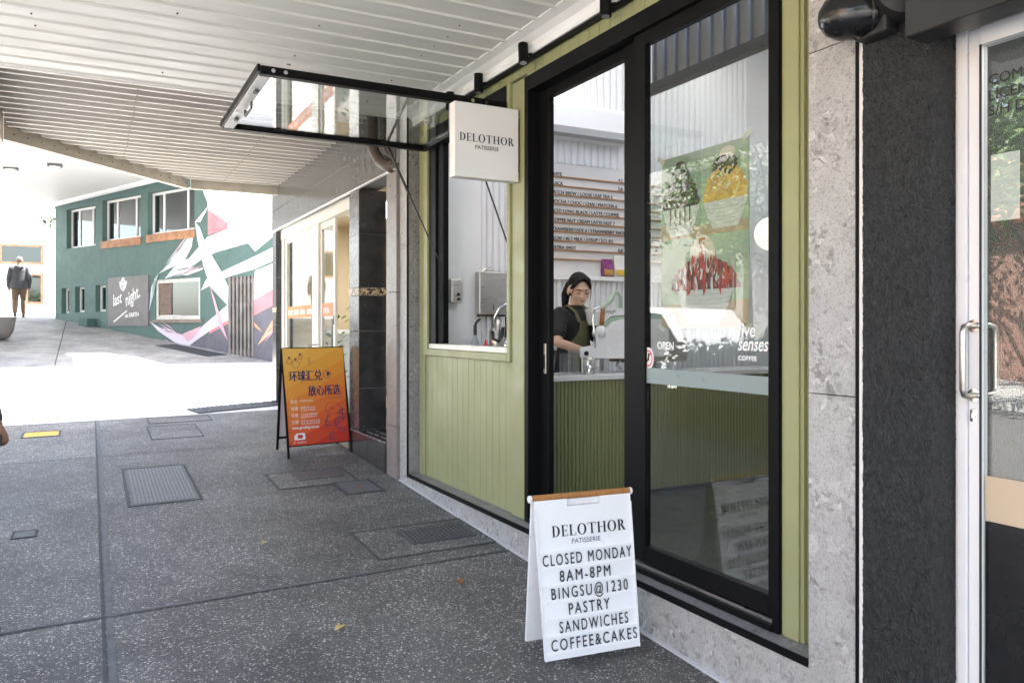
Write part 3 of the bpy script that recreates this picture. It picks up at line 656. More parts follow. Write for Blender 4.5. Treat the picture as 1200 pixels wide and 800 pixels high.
mb = MB(); mb.tube([(2.90, 5.74, B0+.18), (2.90, 5.72, B0+.27), (2.93, 5.70, B0+.34), (2.98, 5.68, B0+.37), (3.0, 5.68, B0+.36)], .011, 10); mb.build('spout', CHROME, ck, smooth=True)
mb = MB(); mb.tube([(2.885, 5.73, B0+.15), (2.875, 5.70, B0+.09), (2.91, 5.67, B0+.07), (2.955, 5.69, B0+.12), (2.975, 5.72, B0+.18)], .014, 8); mb.build('strap', INK, ck, smooth=True)
for i in range(3):
    x = 3.0+i*.04
    mb = MB(); mb.tube([(x, 5.72, B0+.10), (x+.005, 5.70, B0+.18), (x, 5.69, B0+.26), (x+.012, 5.68, B0+.28)], [.012, .02, .022, .012], 10); mb.build('handle', INK, ck, smooth=True)
    mb = MB(); mb.lathe([(.02, B0), (.024, B0+.03), (.014, B0+.09)], (x, 5.72, 0), 14); mb.build('tap', CHROME, ck, smooth=True)

# dessert poster on the door glass
ps = thing('dessert_poster', 'large taped poster of three shaved ice bowls inside the door glass', 'poster', (2.525, 2.82, 2.0))
PX = 2.515
def pq(y0, y1, z0, z1, x, m): return MB().box(x, x+.001, y0, y1, z0, z1).build('print', m, ps)
pm = [M('poster_green', (.42, .52, .38), .35, var=.25, vs=4), M('poster_dark_green', (.33, .43, .32), .35, var=.3, vs=5), M('poster_table', (.55, .40, .27), .35, var=.1), M('poster_bowl', (.74, .73, .70), .35, var=.12, vs=30, stretch=(1, 1, 3)),
      M('poster_chocolate', (.06, .03, .022), .35, var=.8, vs=30), M('poster_gold', (.76, .46, .10), .35, var=.35, vs=30), M('poster_berry', (.22, .03, .03), .35, var=.9, vs=22), M('poster_cream', (.80, .72, .58), .35, var=.08, vs=20), M('poster_red', (.55, .06, .03), .35, var=.4, vs=25), M('poster_white', (.78, .79, .78), .35), M('poster_cocoa', (.16, .09, .06), .35), M('poster_leaf', (.12, .22, .06), .35), M('poster_honey', (.78, .52, .18), .35), M('poster_pink', (.66, .25, .20), .35), M('poster_rib', (.56, .56, .55), .35)]
mb = MB(); mb.box(PX, PX+.002, 2.525, 3.12, 1.588, 2.424); mb.build('sheet', pm[0], ps)
mb = MB()
def fl(pts, i, k): mb.mat(i); mb.prism([(PX-.0006*k, y, z) for y, z in pts], (-.0005, 0, 0))
def ell(cy, cz, ry, rz, i, k, a0=0, a1=2*pi, n=26, jit=0): fl([(cy+ry*(1+random.uniform(-jit, jit))*cos(a0+(a1-a0)*t/n), cz+rz*(1+random.uniform(-jit, jit))*sin(a0+(a1-a0)*t/n)) for t in range(n+(0 if a1-a0 > 6.2 else 1))], i, k)
fl([(3.115, 2.02), (2.83, 2.02), (2.83, 2.42), (3.115, 2.42)], 1, 1); fl([(2.825, 2.02), (2.53, 2.02), (2.53, 2.42), (2.825, 2.42)], 0, 1)
fl([(3.115, 2.02), (2.83, 2.02), (2.83, 2.07), (3.115, 2.10)], 2, 2); fl([(2.825, 2.02), (2.53, 2.02), (2.53, 2.07), (2.825, 2.07)], 2, 2); fl([(3.115, 1.592), (2.53, 1.592), (2.53, 1.72), (3.115, 1.70)], 2, 2)
def bowl(cy, zt, rw, h, top):
    fl([(cy+rw, zt), (cy+rw*.80, zt-h*.55), (cy+rw*.55, zt-h), (cy-rw*.55, zt-h), (cy-rw*.80, zt-h*.55), (cy-rw, zt)], 3, 3)
bowl(2.975, 2.175, .135, .14, 0); ell(2.975, 2.17, .133, .16, 4, 4, 0, pi, 40, jit=.10); ell(2.975, 2.29, .075, .075, 4, 5, jit=.12); ell(2.975, 2.355, .042, .04, 4, 6, jit=.05)
for k in range(5): fl([(2.90+k*.035, 2.17), (2.91+k*.035, 2.17), (2.908+k*.035, 2.08+random.random()*.05), (2.903+k*.035, 2.08)], 4, 7)
bowl(2.672, 2.175, .142, .13, 0); ell(2.672, 2.17, .140, .17, 5, 4, 0, pi, 40, jit=.06); ell(2.672, 2.325, .08, .05, 4, 5, jit=.12); ell(2.655, 2.375, .05, .03, 7, 6)
bowl(2.81, 1.775, .19, .165, 0); ell(2.81, 1.77, .225, .15, 6, 4, 0, pi, 44, jit=.07); ell(2.82, 1.93, .085, .095, 7, 5)
fl([(2.84, 2.01), (2.80, 2.01), (2.79, 1.88), (2.80, 1.84), (2.82, 1.88), (2.845, 1.86)], 8, 6)
for k in range(7):
    yy = 2.645+k*.052; fl([(yy, 1.86-abs(k-3)*.02), (yy+.02, 1.85-abs(k-3)*.02), (yy+.01+(3-k)*-.004, 1.74), (yy-.004, 1.76)], 8 if k % 2 else 9, 7)
random.seed(5)
def crumbs(cy, cz, ry, rz, n, cols, k, s0, s1, drip=0):
    for q in range(n):
        a = random.uniform(.05, pi-.05); r = random.random()**.5; y = cy+ry*r*cos(a); z = cz+rz*r*sin(a); sz = random.uniform(s0, s1)
        fl([(y+sz*random.uniform(.5, 1.2)*cos(t)*(1-.4*drip), z+sz*random.uniform(.5, 1.2)*(1+drip*random.random()*2)*sin(t)) for t in (0, 1.1, 2.2, 3.2, 4.3, 5.3)], random.choice(cols), k+q*.02)
crumbs(2.975, 2.18, .115, .15, 110, (4, 10, 4, 9, 11), 8, .004, .013); crumbs(2.975, 2.30, .06, .06, 30, (4, 10, 11), 8, .004, .010)
crumbs(2.672, 2.18, .12, .15, 150, (5, 12, 12, 7, 5), 8, .003, .010); crumbs(2.672, 2.32, .065, .05, 40, (4, 4, 10), 8, .006, .012)
crumbs(2.81, 1.78, .20, .14, 130, (6, 8, 13, 9, 6, 8), 9, .005, .018, 1); crumbs(2.82, 1.93, .06, .07, 20, (7, 9), 9, .006, .014)
for cy, zt, rw, h in ((2.975, 2.175, .135, .14), (2.672, 2.175, .142, .13), (2.81, 1.775, .19, .165)):
    for q in range(1, 7):
        z = zt-h*q/7.5; w2 = rw*(1-.30*(q/7.5)**1.1)*.97
        fl([(cy+w2*u, z-.010*(1-u*u)+e) for u, e in [(-1+.2*i, 0) for i in range(11)]+[(1-.2*i, .0028) for i in range(11)]], 14, 4.2)
mb.build('print', pm, ps)
mb = MB()
for yy, zz, a in ((3.115, 2.42, .6), (2.53, 2.43, -.5), (3.11, 1.592, .4), (2.53, 1.592, -.4)):
    ca, sa = cos(a), sin(a); mb.prism([(PX-.008, yy+u*ca-v*sa, zz+u*sa+v*ca) for u, v in ((-.03, -.012), (.03, -.012), (.03, .012), (-.03, .012))], (.0008, 0, 0))
mb.build('tape', M('tape', (.7, .7, .62), .4), ps)
# track lights above the shopfront
tr = thing('light_track', 'long black lighting track along the top of the olive shopfront', 'light track', (2.45, 4, 3.29))
BX('rail', BLACK, tr, 2.432, 2.464, 2.2, 5.6, 3.275, 3.308)
mb = MB()
for yy in (2.7, 3.9, 5.1): mb.box(2.464, 2.482, yy-.02, yy+.02, 3.28, 3.30)
each(mb, 'bracket', BLACK, tr)
sp0 = None
for yy, lb in ((4.93, 'black cylinder track spotlight second from the lightbox end'), (4.28, 'black cylinder track spotlight tilted outward above the doorway'), (3.40, 'black cylinder track spotlight nearest the camera at the top edge'), (5.42, 'black cylinder track spotlight behind the lightbox sign, farthest along the track')):
    if sp0 is None:
        sp0 = thing('spotlight', lb, 'spotlight', (2.43, yy, 3.29), 'spotlights on the black track')
        mb = MB(); mb.cyl((2.372, yy, 3.345), (2.372, yy, 3.215), .031, n=22); mb.build('barrel', BLACK, sp0, smooth=True, auto=True)
        mb = MB(); mb.tube([(2.404, yy, 3.283), (2.431, yy-.01, 3.29)], .009, 8); mb.build('arm', BLACK, sp0)
        mb = MB(); mb.cyl((2.372, yy, 3.2145), (2.372, yy, 3.213), .022, n=18); mb.build('lens', M('lens_grey', (.35, .35, .36), .2), sp0)
    else:
        c = copy_tree(sp0); c.location = (2.43, yy, 3.29); c['label'] = lb
        if yy == 4.28:
            c.rotation_euler = (radians(-14), radians(6), 0); c.location.x = 2.425
# square lightbox sign
ls = thing('lightbox_sign', 'square white projecting sign with black serif patisserie lettering', 'sign', (2.22, 4.54, 2.55))
mb = MB(); mb.box(2.0, 2.455, 4.50, 4.58, 2.535, 3.005, bev=.004); mb.build('box', WHITE, ls)
mb = MB(); wd = serif_w('DELOTHOR', .052); sc_ = .052*.385/wd; serif(mb, 'DELOTHOR', (2.035, 4.499, 2.762), (1, 0, 0), (0, 0, 1), sc_*1.0, .001); 
mb.text('PATISSERIE', (2.225, 4.4975, 2.718), (1, 0, 0), (0, 0, 1), .036, width=.165, align='CENTER'); mb.build('lettering', INK, ls)
BX('bracket', BLACK, ls, 2.456, 2.475, 4.515, 4.565, 2.6, 2.95)
# twin-lens emergency light on the olive fascia
eg = thing('emergency_light', 'white round twin sensor light on the olive fascia corner', 'security light', (2.43, 5.97, 3.2))
mb = MB(); mb.lathe([(.052, -.022), (.056, 0), (.05, .018)], n=22); bmesh.ops.rotate(mb.bm, verts=mb.bm.verts, matrix=Matrix.Rotation(radians(-90), 3, 'Y')); bmesh.ops.translate(mb.bm, verts=mb.bm.verts, vec=(2.46, 5.95, 3.27)); mb.build('base', WHITE, eg, smooth=True)
mb = MB(); mb.ball((2.425, 5.98, 3.265), .036, n=16, m=10); mb.build('head', WHITE, eg, smooth=True)
mb = MB(); mb.ball((2.398, 5.965, 3.28), .012, n=10, m=6); mb.ball((2.398, 5.965, 3.25), .012, n=10, m=6); mb.build('lens', BROWN, eg, smooth=True)

# ------------------------------------------------------------------ neighbouring shop with dark tiles (beyond)
ts = thing('tiled_shop', 'neighbouring shop with dark tiled piers and cream glazed doors', 'shop', (3, 9, .3))
def tiles(mb, face, a0, a1, z0, z1, cuts_z, cuts_a=(), g=.004):
    """face=('x',x,depth) tiles on a plane facing -X, or ('y',y,depth) facing -Y; butted slabs with grout gaps"""
    zz = [z0]+list(cuts_z)+[z1]; aa = [a0]+list(cuts_a)+[a1]
    for i in range(len(zz)-1):
        for j in range(len(aa)-1):
            u0, u1, w0, w1 = aa[j]+g/2, aa[j+1]-g/2, zz[i]+g/2, zz[i+1]-g/2
            if face[0] == 'x': mb.box(face[1], face[1]+face[2], u0, u1, w0, w1, bev=.0012)
            else: mb.box(u0, u1, face[1], face[1]+face[2], w0, w1, bev=.0012)
# bulkhead of polished grey tile over the doors
mb = MB(); tiles(mb, ('x', 2.345, .012), 6.55, 11.85, 2.98, 3.70, (3.26,), [7.2+.6*i for i in range(8)]); mb.build('bulkhead_tile', TILEG, ts)
mb = MB(); mb.box(2.358, 2.60, 6.55, 11.85, 2.985, 4.4); mb.build('bulkhead', GROUT, ts)
mb = MB(); mb.box(2.335, 2.36, 6.55, 11.86, 2.962, 2.978); mb.build('bulkhead_trim', WHITEAL, ts)
# pier beside the alcove
gz7 = gz(2.4, 7.6)
mb = MB(); mb.box(2.366, 2.64, 7.64, 7.96, gz7-.05, 2.96); mb.build('pier_core', GROUT, ts)
cz = (.57, .98, 1.55, 1.90, 1.985, 2.5)
mb = MB(); tiles(mb, ('y', 7.628, .012), 2.352, 2.64, gz7, 1.905, (.57, .98, 1.55), ()); 
tiles(mb, ('y', 7.628, .012), 2.352, 2.64, 1.985, 2.96, (2.52,), ()); mb.build('pier_tile', TILE, ts)
mb = MB(); tiles(mb, ('x', 2.354, .012), 7.642, 7.96, gz7, 1.905, (.57, .98, 1.55), ()); tiles(mb, ('x', 2.354, .012), 7.642, 7.96, 1.985, 2.96, (2.52,), ()); mb.build('pier_side_tile', TILEG, ts)
def mosaicmat():
    m, t, b = nodes('mosaic_band'); v = coords(t)
    vo = N(t, 'ShaderNodeTexVoronoi'); vo.inputs['Scale'].default_value = 55; t.links.new(v, vo.inputs[0])
    h = N(t, 'ShaderNodeSeparateColor'); t.links.new(vo.outputs[1], h.inputs[0])
    t.links.new(ramp(t, h.outputs[0], [(0, (.05, .03, .02)), (.35, (.12, .07, .04)), (.55, (.5, .36, .2)), (1, (.72, .62, .45))]), b.inputs['Base Color']); b.inputs['Roughness'].default_value = .3
    return m
MOS = mosaicmat()
mb = MB(); mb.box(2.350, 2.64, 7.626, 7.64, 1.907, 1.983); mb.box(2.350, 2.362, 7.641, 7.96, 1.907, 1.983); mb.build('mosaic_band', MOS, ts)
# alcove between the pier and the stone column
mb = MB(); mb.box(2.70, 2.76, 6.55, 7.64, .2, 2.985); mb.build('alcove_back', M('alcove_paint', (.45, .45, .46), .4), ts)
mb = MB(); mb.box(2.655, 2.70, 7.52, 7.626, .80, 2.96, bev=.004); mb.box(2.665, 2.70, 6.85, 6.93, .80, 2.96); mb.box(2.665, 2.70, 6.93, 7.52, 2.86, 2.96); mb.build('steel_frame', M('pale_steel', (.62, .63, .66), .35, metal=.4), ts)
BX('alcove_glass', GLASSD, ts, 2.68, 2.688, 6.93, 7.52, .80, 2.86)
mb = MB(); tiles(mb, ('x', 2.34, .02), 6.80, 7.95, gz7-.08, .545, (), (7.05, 7.32, 7.58)); mb.build('plinth_tile', TILE, ts)
mb = MB(); mb.box(2.362, 2.70, 6.80, 7.626, gz7-.1, .548); mb.build('alcove_floor', TILE, ts)
mb = MB(); mb.box(2.60, 2.699, 6.80, 7.40, .552, .79); mb.build('alcove_sill', TILE, ts)
mb = MB(); mb.box(2.59, 2.70, 6.8, 7.41, .791, .80); mb.box(2.335, 2.345, 6.80, 7.95, .547, .556); mb.box(2.43, 2.44, 6.81, 7.62, .5495, .5525); mb.box(2.52, 2.53, 6.81, 7.62, .5495, .5525); mb.build('tile_edge_trim', M('trim_grey', (.5, .5, .5), .3, metal=.6), ts)
mb = MB(); tiles(mb, ('x', 2.352, .2), 6.535, 6.795, gz(2.35, 6.6)-.05, 3.0, (.72, 1.9), ()); mb.build('end_pier', TILEB, ts)
# glazed doors
def frame_rect(mb, x, y0, y1, z0, z1, w, d=.05):
    mb.box(x, x+d, y0, y0+w, z0, z1); mb.box(x, x+d, y1-w, y1, z0, z1); mb.box(x, x+d, y0+w, y1-w, z1-w, z1); mb.box(x, x+d, y0+w, y1-w, z0, z0+w)
TF = .50
mb = MB(); mb.box(2.42, 2.52, 7.97, 11.6, 2.84, 2.975); mb.box(2.43, 2.52, 9.52, 9.82, TF, 2.838, bev=.003); mb.box(2.43, 2.52, 11.45, 11.6, TF, 2.838); mb.build('door_frame', CREAMALU, ts)
mb = MB(); frame_rect(mb, 2.455, 9.822, 11.448, TF+.01, 2.836, .07, .03); d1 = mb.build('window', CREAMALU, ts)
BX('glass', GLASS, d1, 2.468, 2.474, 9.892, 11.378, TF+.08, 2.766)
mb = MB(); frame_rect(mb, 2.455, 8.86, 9.518, TF+.01, 2.836, .075, .03); d2 = mb.build('sliding_door', CREAMALU, ts)
BX('glass', GLASS, d2, 2.468, 2.474, 8.935, 9.443, TF+.085, 2.761)
mb = MB(); mb.box(2.45, 2.475, 8.90, 8.93, 1.62, 1.72); mb.build('door_lock', INK, d2)
ORB = M('orange_band', (.75, .20, .05), .5, var=.04)
BX('orange_band', ORB, d1, 2.463, 2.4665, 9.893, 11.377, 1.71, 1.87); BX('orange_band', ORB, d2, 2.463, 2.4665, 8.936, 9.442, 1.71, 1.87)
mb = MB()
for k in range(4): mb.text('OPEN', (2.4615, 11.3-k*.36, 1.755), *F_, .09, off=.002, width=.26)
mb.build('band_lettering', WHITE, d1)
mb = MB(); mb.text('OPEN', (2.4615, 9.40, 1.755), *F_, .09, off=.002, width=.26); mb.build('band_lettering', WHITE, d2)
# left pier and room
mb = MB(); mb.box(2.366, 2.6, 11.61, 11.84, .3, 2.96); mb.build('pier_core', GROUT, ts)
mb = MB(); tiles(mb, ('x', 2.354, .012), 11.6, 11.85, .45, 2.96, (1.0, 1.62, 2.3)); tiles(mb, ('y', 11.598, .012), 2.366, 2.6, .45, 2.96, (1.0, 1.62, 2.3)); mb.build('pier_tile', TILE, ts)
mb = MB(); mb.box(2.352, 2.365, 11.6, 11.85, 1.80, 1.87); mb.build('mosaic_band', MOS, ts)
mb = MB(); mb.box(5.9, 6.0, 6.6, 11.85, .3, 3.4); mb.box(2.77, 5.9, 7.7, 7.8, .3, 3.4); mb.box(2.6, 6.0, 11.74, 11.85, .3, 3.4); mb.box(2.60, 6.0, 6.55, 11.85, 3.1, 3.2); mb.build('room_wall', BEIGE, ts)
BX('room_floor', M('room_floor', (.42, .36, .29), .4), ts, 2.36, 6.0, 7.9, 11.75, .2, TF)
mb = MB(); mb.box(2.62, 6, 6.55, 11.86, 3.4, 4.6); mb.build('upper_wall', M('upper_render', (.5, .48, .44), .8), ts)
t = copy_tree(fill0); t.location = (3.7, 9.6, 3.09); t['label'] = 'added unseen square fill panel in the neighbouring shop'; t.scale = (2.4, 2.4, 1); t['group'] = 'added fill panels inside the shops'  # larger fill panel added to brighten this room
pb = thing('wall_poster', 'cream and red promotional panel on the neighbouring shop wall', 'poster', (5.8, 9.5, .6))
mb = MB(); mb.box(3.2, 3.24, 8.2, 9.3, .6, 1.72); mb.build('panel', M('cream_panel', (.72, .64, .48), .5), pb)
mb = MB(); mb.ball((3.199, 9.0, 1.35), .001, .14, .14, n=20, m=10); mb.ball((3.199, 8.6, 1.2), .001, .12, .12, n=20, m=10); mb.build('print', M('print_red', (.7, .2, .1)), pb)
mb = MB(); mb.box(3.19, 3.25, 8.25, 8.30, .5, .6); mb.box(3.19, 3.25, 9.2, 9.25, .5, .6); each(mb, 'foot', IRON, pb)
chr_ = thing('tub_chair', 'grey and white tub chair inside the doorway behind the orange board', 'chair', (2.9, 8.55, TF))
mb = MB()
rr = []
for k in range(13):
    a = pi*.1+k*pi*1.8/12; rr.append([(2.95+.30*cos(a), 8.75+.30*sin(a), TF+.40), (2.95+.34*cos(a), 8.75+.34*sin(a), TF+.40), (2.95+.36*cos(a), 8.75+.36*sin(a), TF+.80-.12*abs(sin(a*.5))), (2.95+.32*cos(a), 8.75+.32*sin(a), TF+.80-.12*abs(sin(a*.5)))])
mb.loft(rr); mb.build('shell', M('grey_shell', (.5, .5, .54), .5), chr_, smooth=True)
mb = MB(); mb.lathe([(.28, TF+.36), (.3, TF+.38), (.3, TF+.44), (.27, TF+.46)], (2.95, 8.75, 0), 22); mb.build('seat', M('dark_seat', (.12, .11, .11), .7), chr_, smooth=True)
for dx, dy in ((.2, .2), (-.2, .2), (.2, -.2), (-.2, -.2)):
    MB().cyl((2.95+dx, 8.75+dy, TF+.001), (2.95+dx*.6, 8.75+dy*.6, TF+.37), .014, n=8).build('leg', BARK, chr_)
dk = thing('reception_desk', 'white reception desk inside the neighbouring shop window', 'desk', (3.4, 10.6, TF))
BX('desk_top', WHITE, dk, 3.0, 3.7, 10.0, 11.4, TF+1.0, TF+1.05); BX('desk_front', M('grey_front', (.42, .42, .42)), dk, 3.08, 3.12, 10.05, 11.35, TF, TF+.998); BX('desk_side', WHITE, dk, 3.122, 3.65, 10.05, 10.09, TF, TF+.998)
plt = thing('potted_plant', 'green potted plant by the neighbouring shop window', 'plant', (2.75, 10.3, TF))
MB().lathe([(.10, TF), (.14, TF+.28), (.12, TF+.28)], (2.78, 10.2, 0), 16).build('pot', WHITE, plt)
mb = MB()
for k in range(60):
    a = random.uniform(0, 6.28); r = random.uniform(.03, .22); z = TF+.3+random.uniform(.1, 1.1); p = Vector((2.78+r*cos(a), 10.2+r*sin(a), z)); d = Vector((cos(a), sin(a), .6)).normalized()*.12; n = d.cross(Vector((0, 0, 1))).normalized()*.03
    mb.face([p, p+d*.5+n, p+d, p+d*.5-n])
mb.tube([(2.78, 10.2, TF+.25), (2.79, 10.2, TF+1.3)], .012, 6); mb.build('foliage', LEAF[1], plt)
# brown downpipe with bends
dp = thing('downpipe', 'brown downpipe with a bent offset running from the awning to the tiled wall', 'downpipe', (2.33, 7.0, 3.0))
mb = MB(); mb.tube([(2.27, 6.95, 3.62), (2.27, 6.95, 3.27), (2.275, 6.91, 3.18), (2.285, 6.78, 3.07), (2.30, 6.68, 3.02), (2.35, 6.61, 3.0), (2.40, 6.58, 3.0)], .05, 16); mb.build('pipe', PIPE, dp, smooth=True)
mb = MB()
for p, q in (((2.27, 6.95, 3.30), (2.27, 6.95, 3.26)), ((2.325, 6.635, 3.008), (2.345, 6.615, 3.002))): mb.cyl(p, q, .057, n=16)
mb.build('collar', PIPE, dp)
mb = MB(); mb.tube([(2.315, 6.74, 3.42), (2.305, 6.74, 3.25), (2.31, 6.70, 3.14), (2.34, 6.62, 3.08)], .02, 10); mb.build('conduit', PIPE, dp, smooth=True)

# ------------------------------------------------------------------ right-hand shop with black roughcast pier and white door
rs = thing('roughcast_shop', 'shop with black roughcast pier and white aluminium glass door', 'shop', (2.6, 0.5, 0))
mb = MB(); mb.box(2.379, 2.56, 1.849, 1.8655, -.3, 3.36)
bmesh.ops.subdivide_edges(mb.bm, edges=[e for e in mb.bm.edges if abs(e.verts[0].co.z-e.verts[1].co.z) > 1], cuts=120)
for v in mb.bm.verts:
    if v.co.y < 1.855: v.co.y += random.uniform(-.003, .006)
mb.build('white_gap', WHITE, rs)
from mathutils import noise as mnoise
mb = MB(); path = [(2.62, 1.587)]+[(2.62-.006*i, 1.587) for i in range(1, 41)]+[(2.372, 1.589)]+[(2.37, 1.592+.006*i) for i in range(43)]+[(2.378, 1.8475), (2.62, 1.8475)]
nz = 560; zz_ = [-.3+3.66*i/nz for i in range(nz+1)]; G = []
for z in zz_:
    row = []
    for k, (x, y) in enumerate(path):
        p = Vector((x*150, y*150, z*110)); d = .0036*mnoise.noise(p)+.0026*mnoise.noise(p*2.3)+.0025*mnoise.noise(p*.25)
        if k == 0 or k >= len(path)-1: d = 0
        row.append(mb.v((x-d if y > 1.588 else x, y+(d if y <= 1.588 else 0), z)))
    G.append(row)
for j in range(nz):
    for i in range(len(path)-1): mb._f([G[j][i], G[j][i+1], G[j+1][i+1], G[j+1][i]])
mb.build('roughcast_pier', RENDER, rs)
mb = MB(); mb.box(2.37, 2.75, -3.0, 1.56, 2.62, 3.5); mb.box(2.62, 7.0, 1.60, 1.90, -.3, 4.6); mb.box(2.37, 2.75, -3.0, -1.2, -.4, 2.62); mb.box(2.41, 2.75, 1.565, 1.86, 3.37, 4.6); mb.build('wall', RENDER, rs)
mb = MB(); mb.box(2.25, 2.365, -2.5, 1.60, 2.502, 2.95, bev=.004); mb.build('sign_box', M('black_fascia', (.022, .022, .024), .4, var=.3, vs=3, dirt=.3), rs)
mb = MB(); mb.box(2.49, 2.56, 1.572, 1.586, -.05, 2.61); mb.box(2.478, 2.56, 1.545, 1.572, -.05, 2.61); mb.box(2.478, 2.56, -1.2, 1.545, 2.55, 2.61); mb.box(2.478, 2.56, -1.2, -1.15, -.05, 2.55); mb.build('door_frame', WHITEAL, rs)
mb = MB(); mb.box(2.485, 2.53, 1.505, 1.541, .02, 2.545, bev=.003); mb.box(2.485, 2.53, .64, .69, .02, 2.545); mb.box(2.485, 2.53, .692, 1.503, 2.49, 2.545); mb.box(2.485, 2.53, .692, 1.503, .02, .12); wd_ = mb.build('door', WHITEAL, rs)
GL2 = glass('right_door_glass', (.9, .93, .92), 1.6)
BX('glass', GL2, wd_, 2.505, 2.511, .692, 1.503, .122, 2.488)
mb = MB(); mb.box(2.4825, 2.4845, 1.4975, 1.5045, .12, 2.49); mb.build('gasket', BLACKM, wd_)
BX('tan_strip', M('tan_film', (.54, .42, .30), .5, var=.04), wd_, 2.5015, 2.5040, .693, 1.497, .985, 1.127)
BX('black_film', M('black_film', (.012, .012, .014), .25), wd_, 2.5015, 2.5040, .693, 1.497, .123, .983)
mb = MB()
for i, tx in enumerate(('COMPANY', 'LICENSED', 'S/H DEALER')): mb.text(tx, (2.5048, 1.487, 2.36-i*.049), *F_, .046, off=0)
mb.build('lettering', INK, wd_)
def dpull(x0, x1, name):
    mb = MB(); s = 1 if x1 > x0 else -1
    mb.tube([(x0, 1.522, 1.60), (x0+s*.03, 1.522, 1.603), (x1-s*.008, 1.522, 1.598), (x1, 1.522, 1.58), (x1, 1.522, 1.49), (x1, 1.522, 1.40), (x1-s*.008, 1.522, 1.382), (x0+s*.03, 1.522, 1.377), (x0, 1.522, 1.38)], .0095, 12)
    return mb.build(name, STEEL, wd_, smooth=True)
dpull(2.482, 2.425, 'handle'); dpull(2.532, 2.60, 'handle')
mb = MB()
for z in (1.60, 1.38): mb.cyl((2.4845, 1.523, z), (2.4815, 1.523, z), .020, n=18)
mb.box(2.481, 2.4845, 1.512, 1.534, 1.295, 1.335, bev=.001); mb.cyl((2.4805, 1.523, 1.315), (2.476, 1.523, 1.315), .008, n=12); mb.build('lock_plate', CHROME, wd_)
mb = MB(); mb.box(2.479, 2.56, -.4, .64, .02, 2.545); mb.mat(0); 
BX('fixed_glass', GL2, rs, 2.505, 2.511, -1.15, .638, .0, 2.55)
mb.bm.free()
mb = MB(); mb.box(5.5, 5.6, -3, 1.6, -.2, 3.4); mb.box(2.7, 5.6, -3.1, -3, -.2, 3.4); mb.box(2.7, 5.6, -3, 1.6, 2.9, 3.0); mb.build('room_wall', WHITEWALL, rs)
BX('room_floor', M('pale_lino', (.6, .6, .58), .6), rs, 2.45, 5.6, -3, 1.6, -.2, .0)
for y0, y1, z0, z1, lb in ((1.40, 1.487, 1.93, 2.14, 'white notice sheet taped inside the glass door near the jamb'), (1.28, 1.385, 1.92, 2.10, 'white notice sheet inside the glass door at the photo edge')):
    o = MB().box(2.515, 2.517, y0, y1, z0, z1).build('notice_sheet', WHITE); tag(o, lb, 'notice', 'notices on the glass door')
t = copy_tree(fill0); t.location = (4.0, .6, 2.89); t['label'] = 'added unseen square fill panel behind the white glass door'; t.scale = (2.2, 2.2, 1)  # fill panel added to lighten the room behind the door lettering
vb = thing('partition_mullion', 'thin black upright divider standing just inside the glass door', 'divider', (2.62, 1.40, 0)); BX('upright', BLACKM, vb, 2.62, 2.65, 1.425, 1.440, 0, 2.6); BX('base', BLACKM, vb, 2.58, 2.69, 1.40, 1.465, 0, .02)
# black dome fixture high on the pier
dm = thing('dome_fixture', 'black ribbed dome fixture on a block above the black pier', 'light fixture', (2.3, 1.75, 2.6))
mb = MB(); c = Vector((2.28, 1.815, 2.655)); ax = Vector((-.75, .55, -.1)).normalized()
mb.tube([c+ax*a for a in (-.12, -.06, -.055, -.045, -.04, 0, .05, .085, .105, .112)], [.082, .082, .088, .088, .082, .084, .078, .058, .03, .004], 28); mb.build('dome', M('gloss_black', (.008, .008, .009), .22, var=.3), dm, smooth=True, auto=True)
mb = MB(); mb.box(2.30, 2.369, 1.70, 1.83, 2.57, 2.85, bev=.012, seg=2); mb.build('block', BLACKM, dm)
mb = MB(); mb.cyl((2.37, 1.69, 2.70), (2.30, 1.62, 2.70), .10, n=24); mb.build('drum', BLACKM, dm, smooth=True, auto=True)

# ------------------------------------------------------------------ pavement A-frame sign
af = thing('letterboard_sign', 'white A-frame letter board with timber handle and opening hours on the pavement', 'A-frame sign', (2.0, 3.05, .13))
bl, br = Vector((1.763, 2.98, .127)), Vector((2.231, 2.923, .129)); tl, tr_ = Vector((1.757, 3.075, .818)), Vector((2.247, 3.018, .818))
WP = M('white_plastic', (.80, .80, .81), .35, var=.02)
def panelpt(u, v): return (bl*(1-u)+br*u)*(1-v)+(tl*(1-u)+tr_*u)*v
nrm = (br-bl).cross(tl-bl).normalized()
if nrm.y > 0: nrm = -nrm
mb = MB()
def pslab(mb, u0, u1, v0, v1, d0, d1): mb.prism([panelpt(u, v)+nrm*d0 for u, v in ((u0, v0), (u1, v0), (u1, v1), (u0, v1))], nrm*(d1-d0))
pslab(mb, 0, 1, 0, .945, -.02, -.004); pslab(mb, 0, .33, .945, 1.0, -.02, -.004); pslab(mb, .67, 1, .945, 1.0, -.02, -.004)
mb.build('front_panel', WP, af)
mb = MB()
for i in range(7): 
    v = .03+i*.1045; pslab(mb, .012, .988, v, v+.012, -.004, .004); pslab(mb, .012, .988, v+.012, v+.0165, -.004, .0015)
mb.build('letter_rail', WP, af)
mb = MB(); pslab(mb, 0, .010, 0, .94, -.004, .003); pslab(mb, .990, 1, 0, .94, -.004, .003); each(mb, 'panel_edge', WP, af)
b2l, b2r = Vector((1.785, 3.20, .136)), Vector((2.252, 3.143, .137))
mb = MB(); n2 = Vector((.12, .99, .1)).normalized()*.016
mb.prism([b2l, b2r, tr_+Vector((0, .02, -.01)), tl+Vector((0, .02, -.01))], n2); mb.build('rear_panel', WP, af)
mb = MB(); mb.cyl(tl+Vector((-.012, .012, .006)), tr_+Vector((.0, .012, .006)), .014, n=16); mb.build('timber_handle', WOOD, af, smooth=True, auto=True)
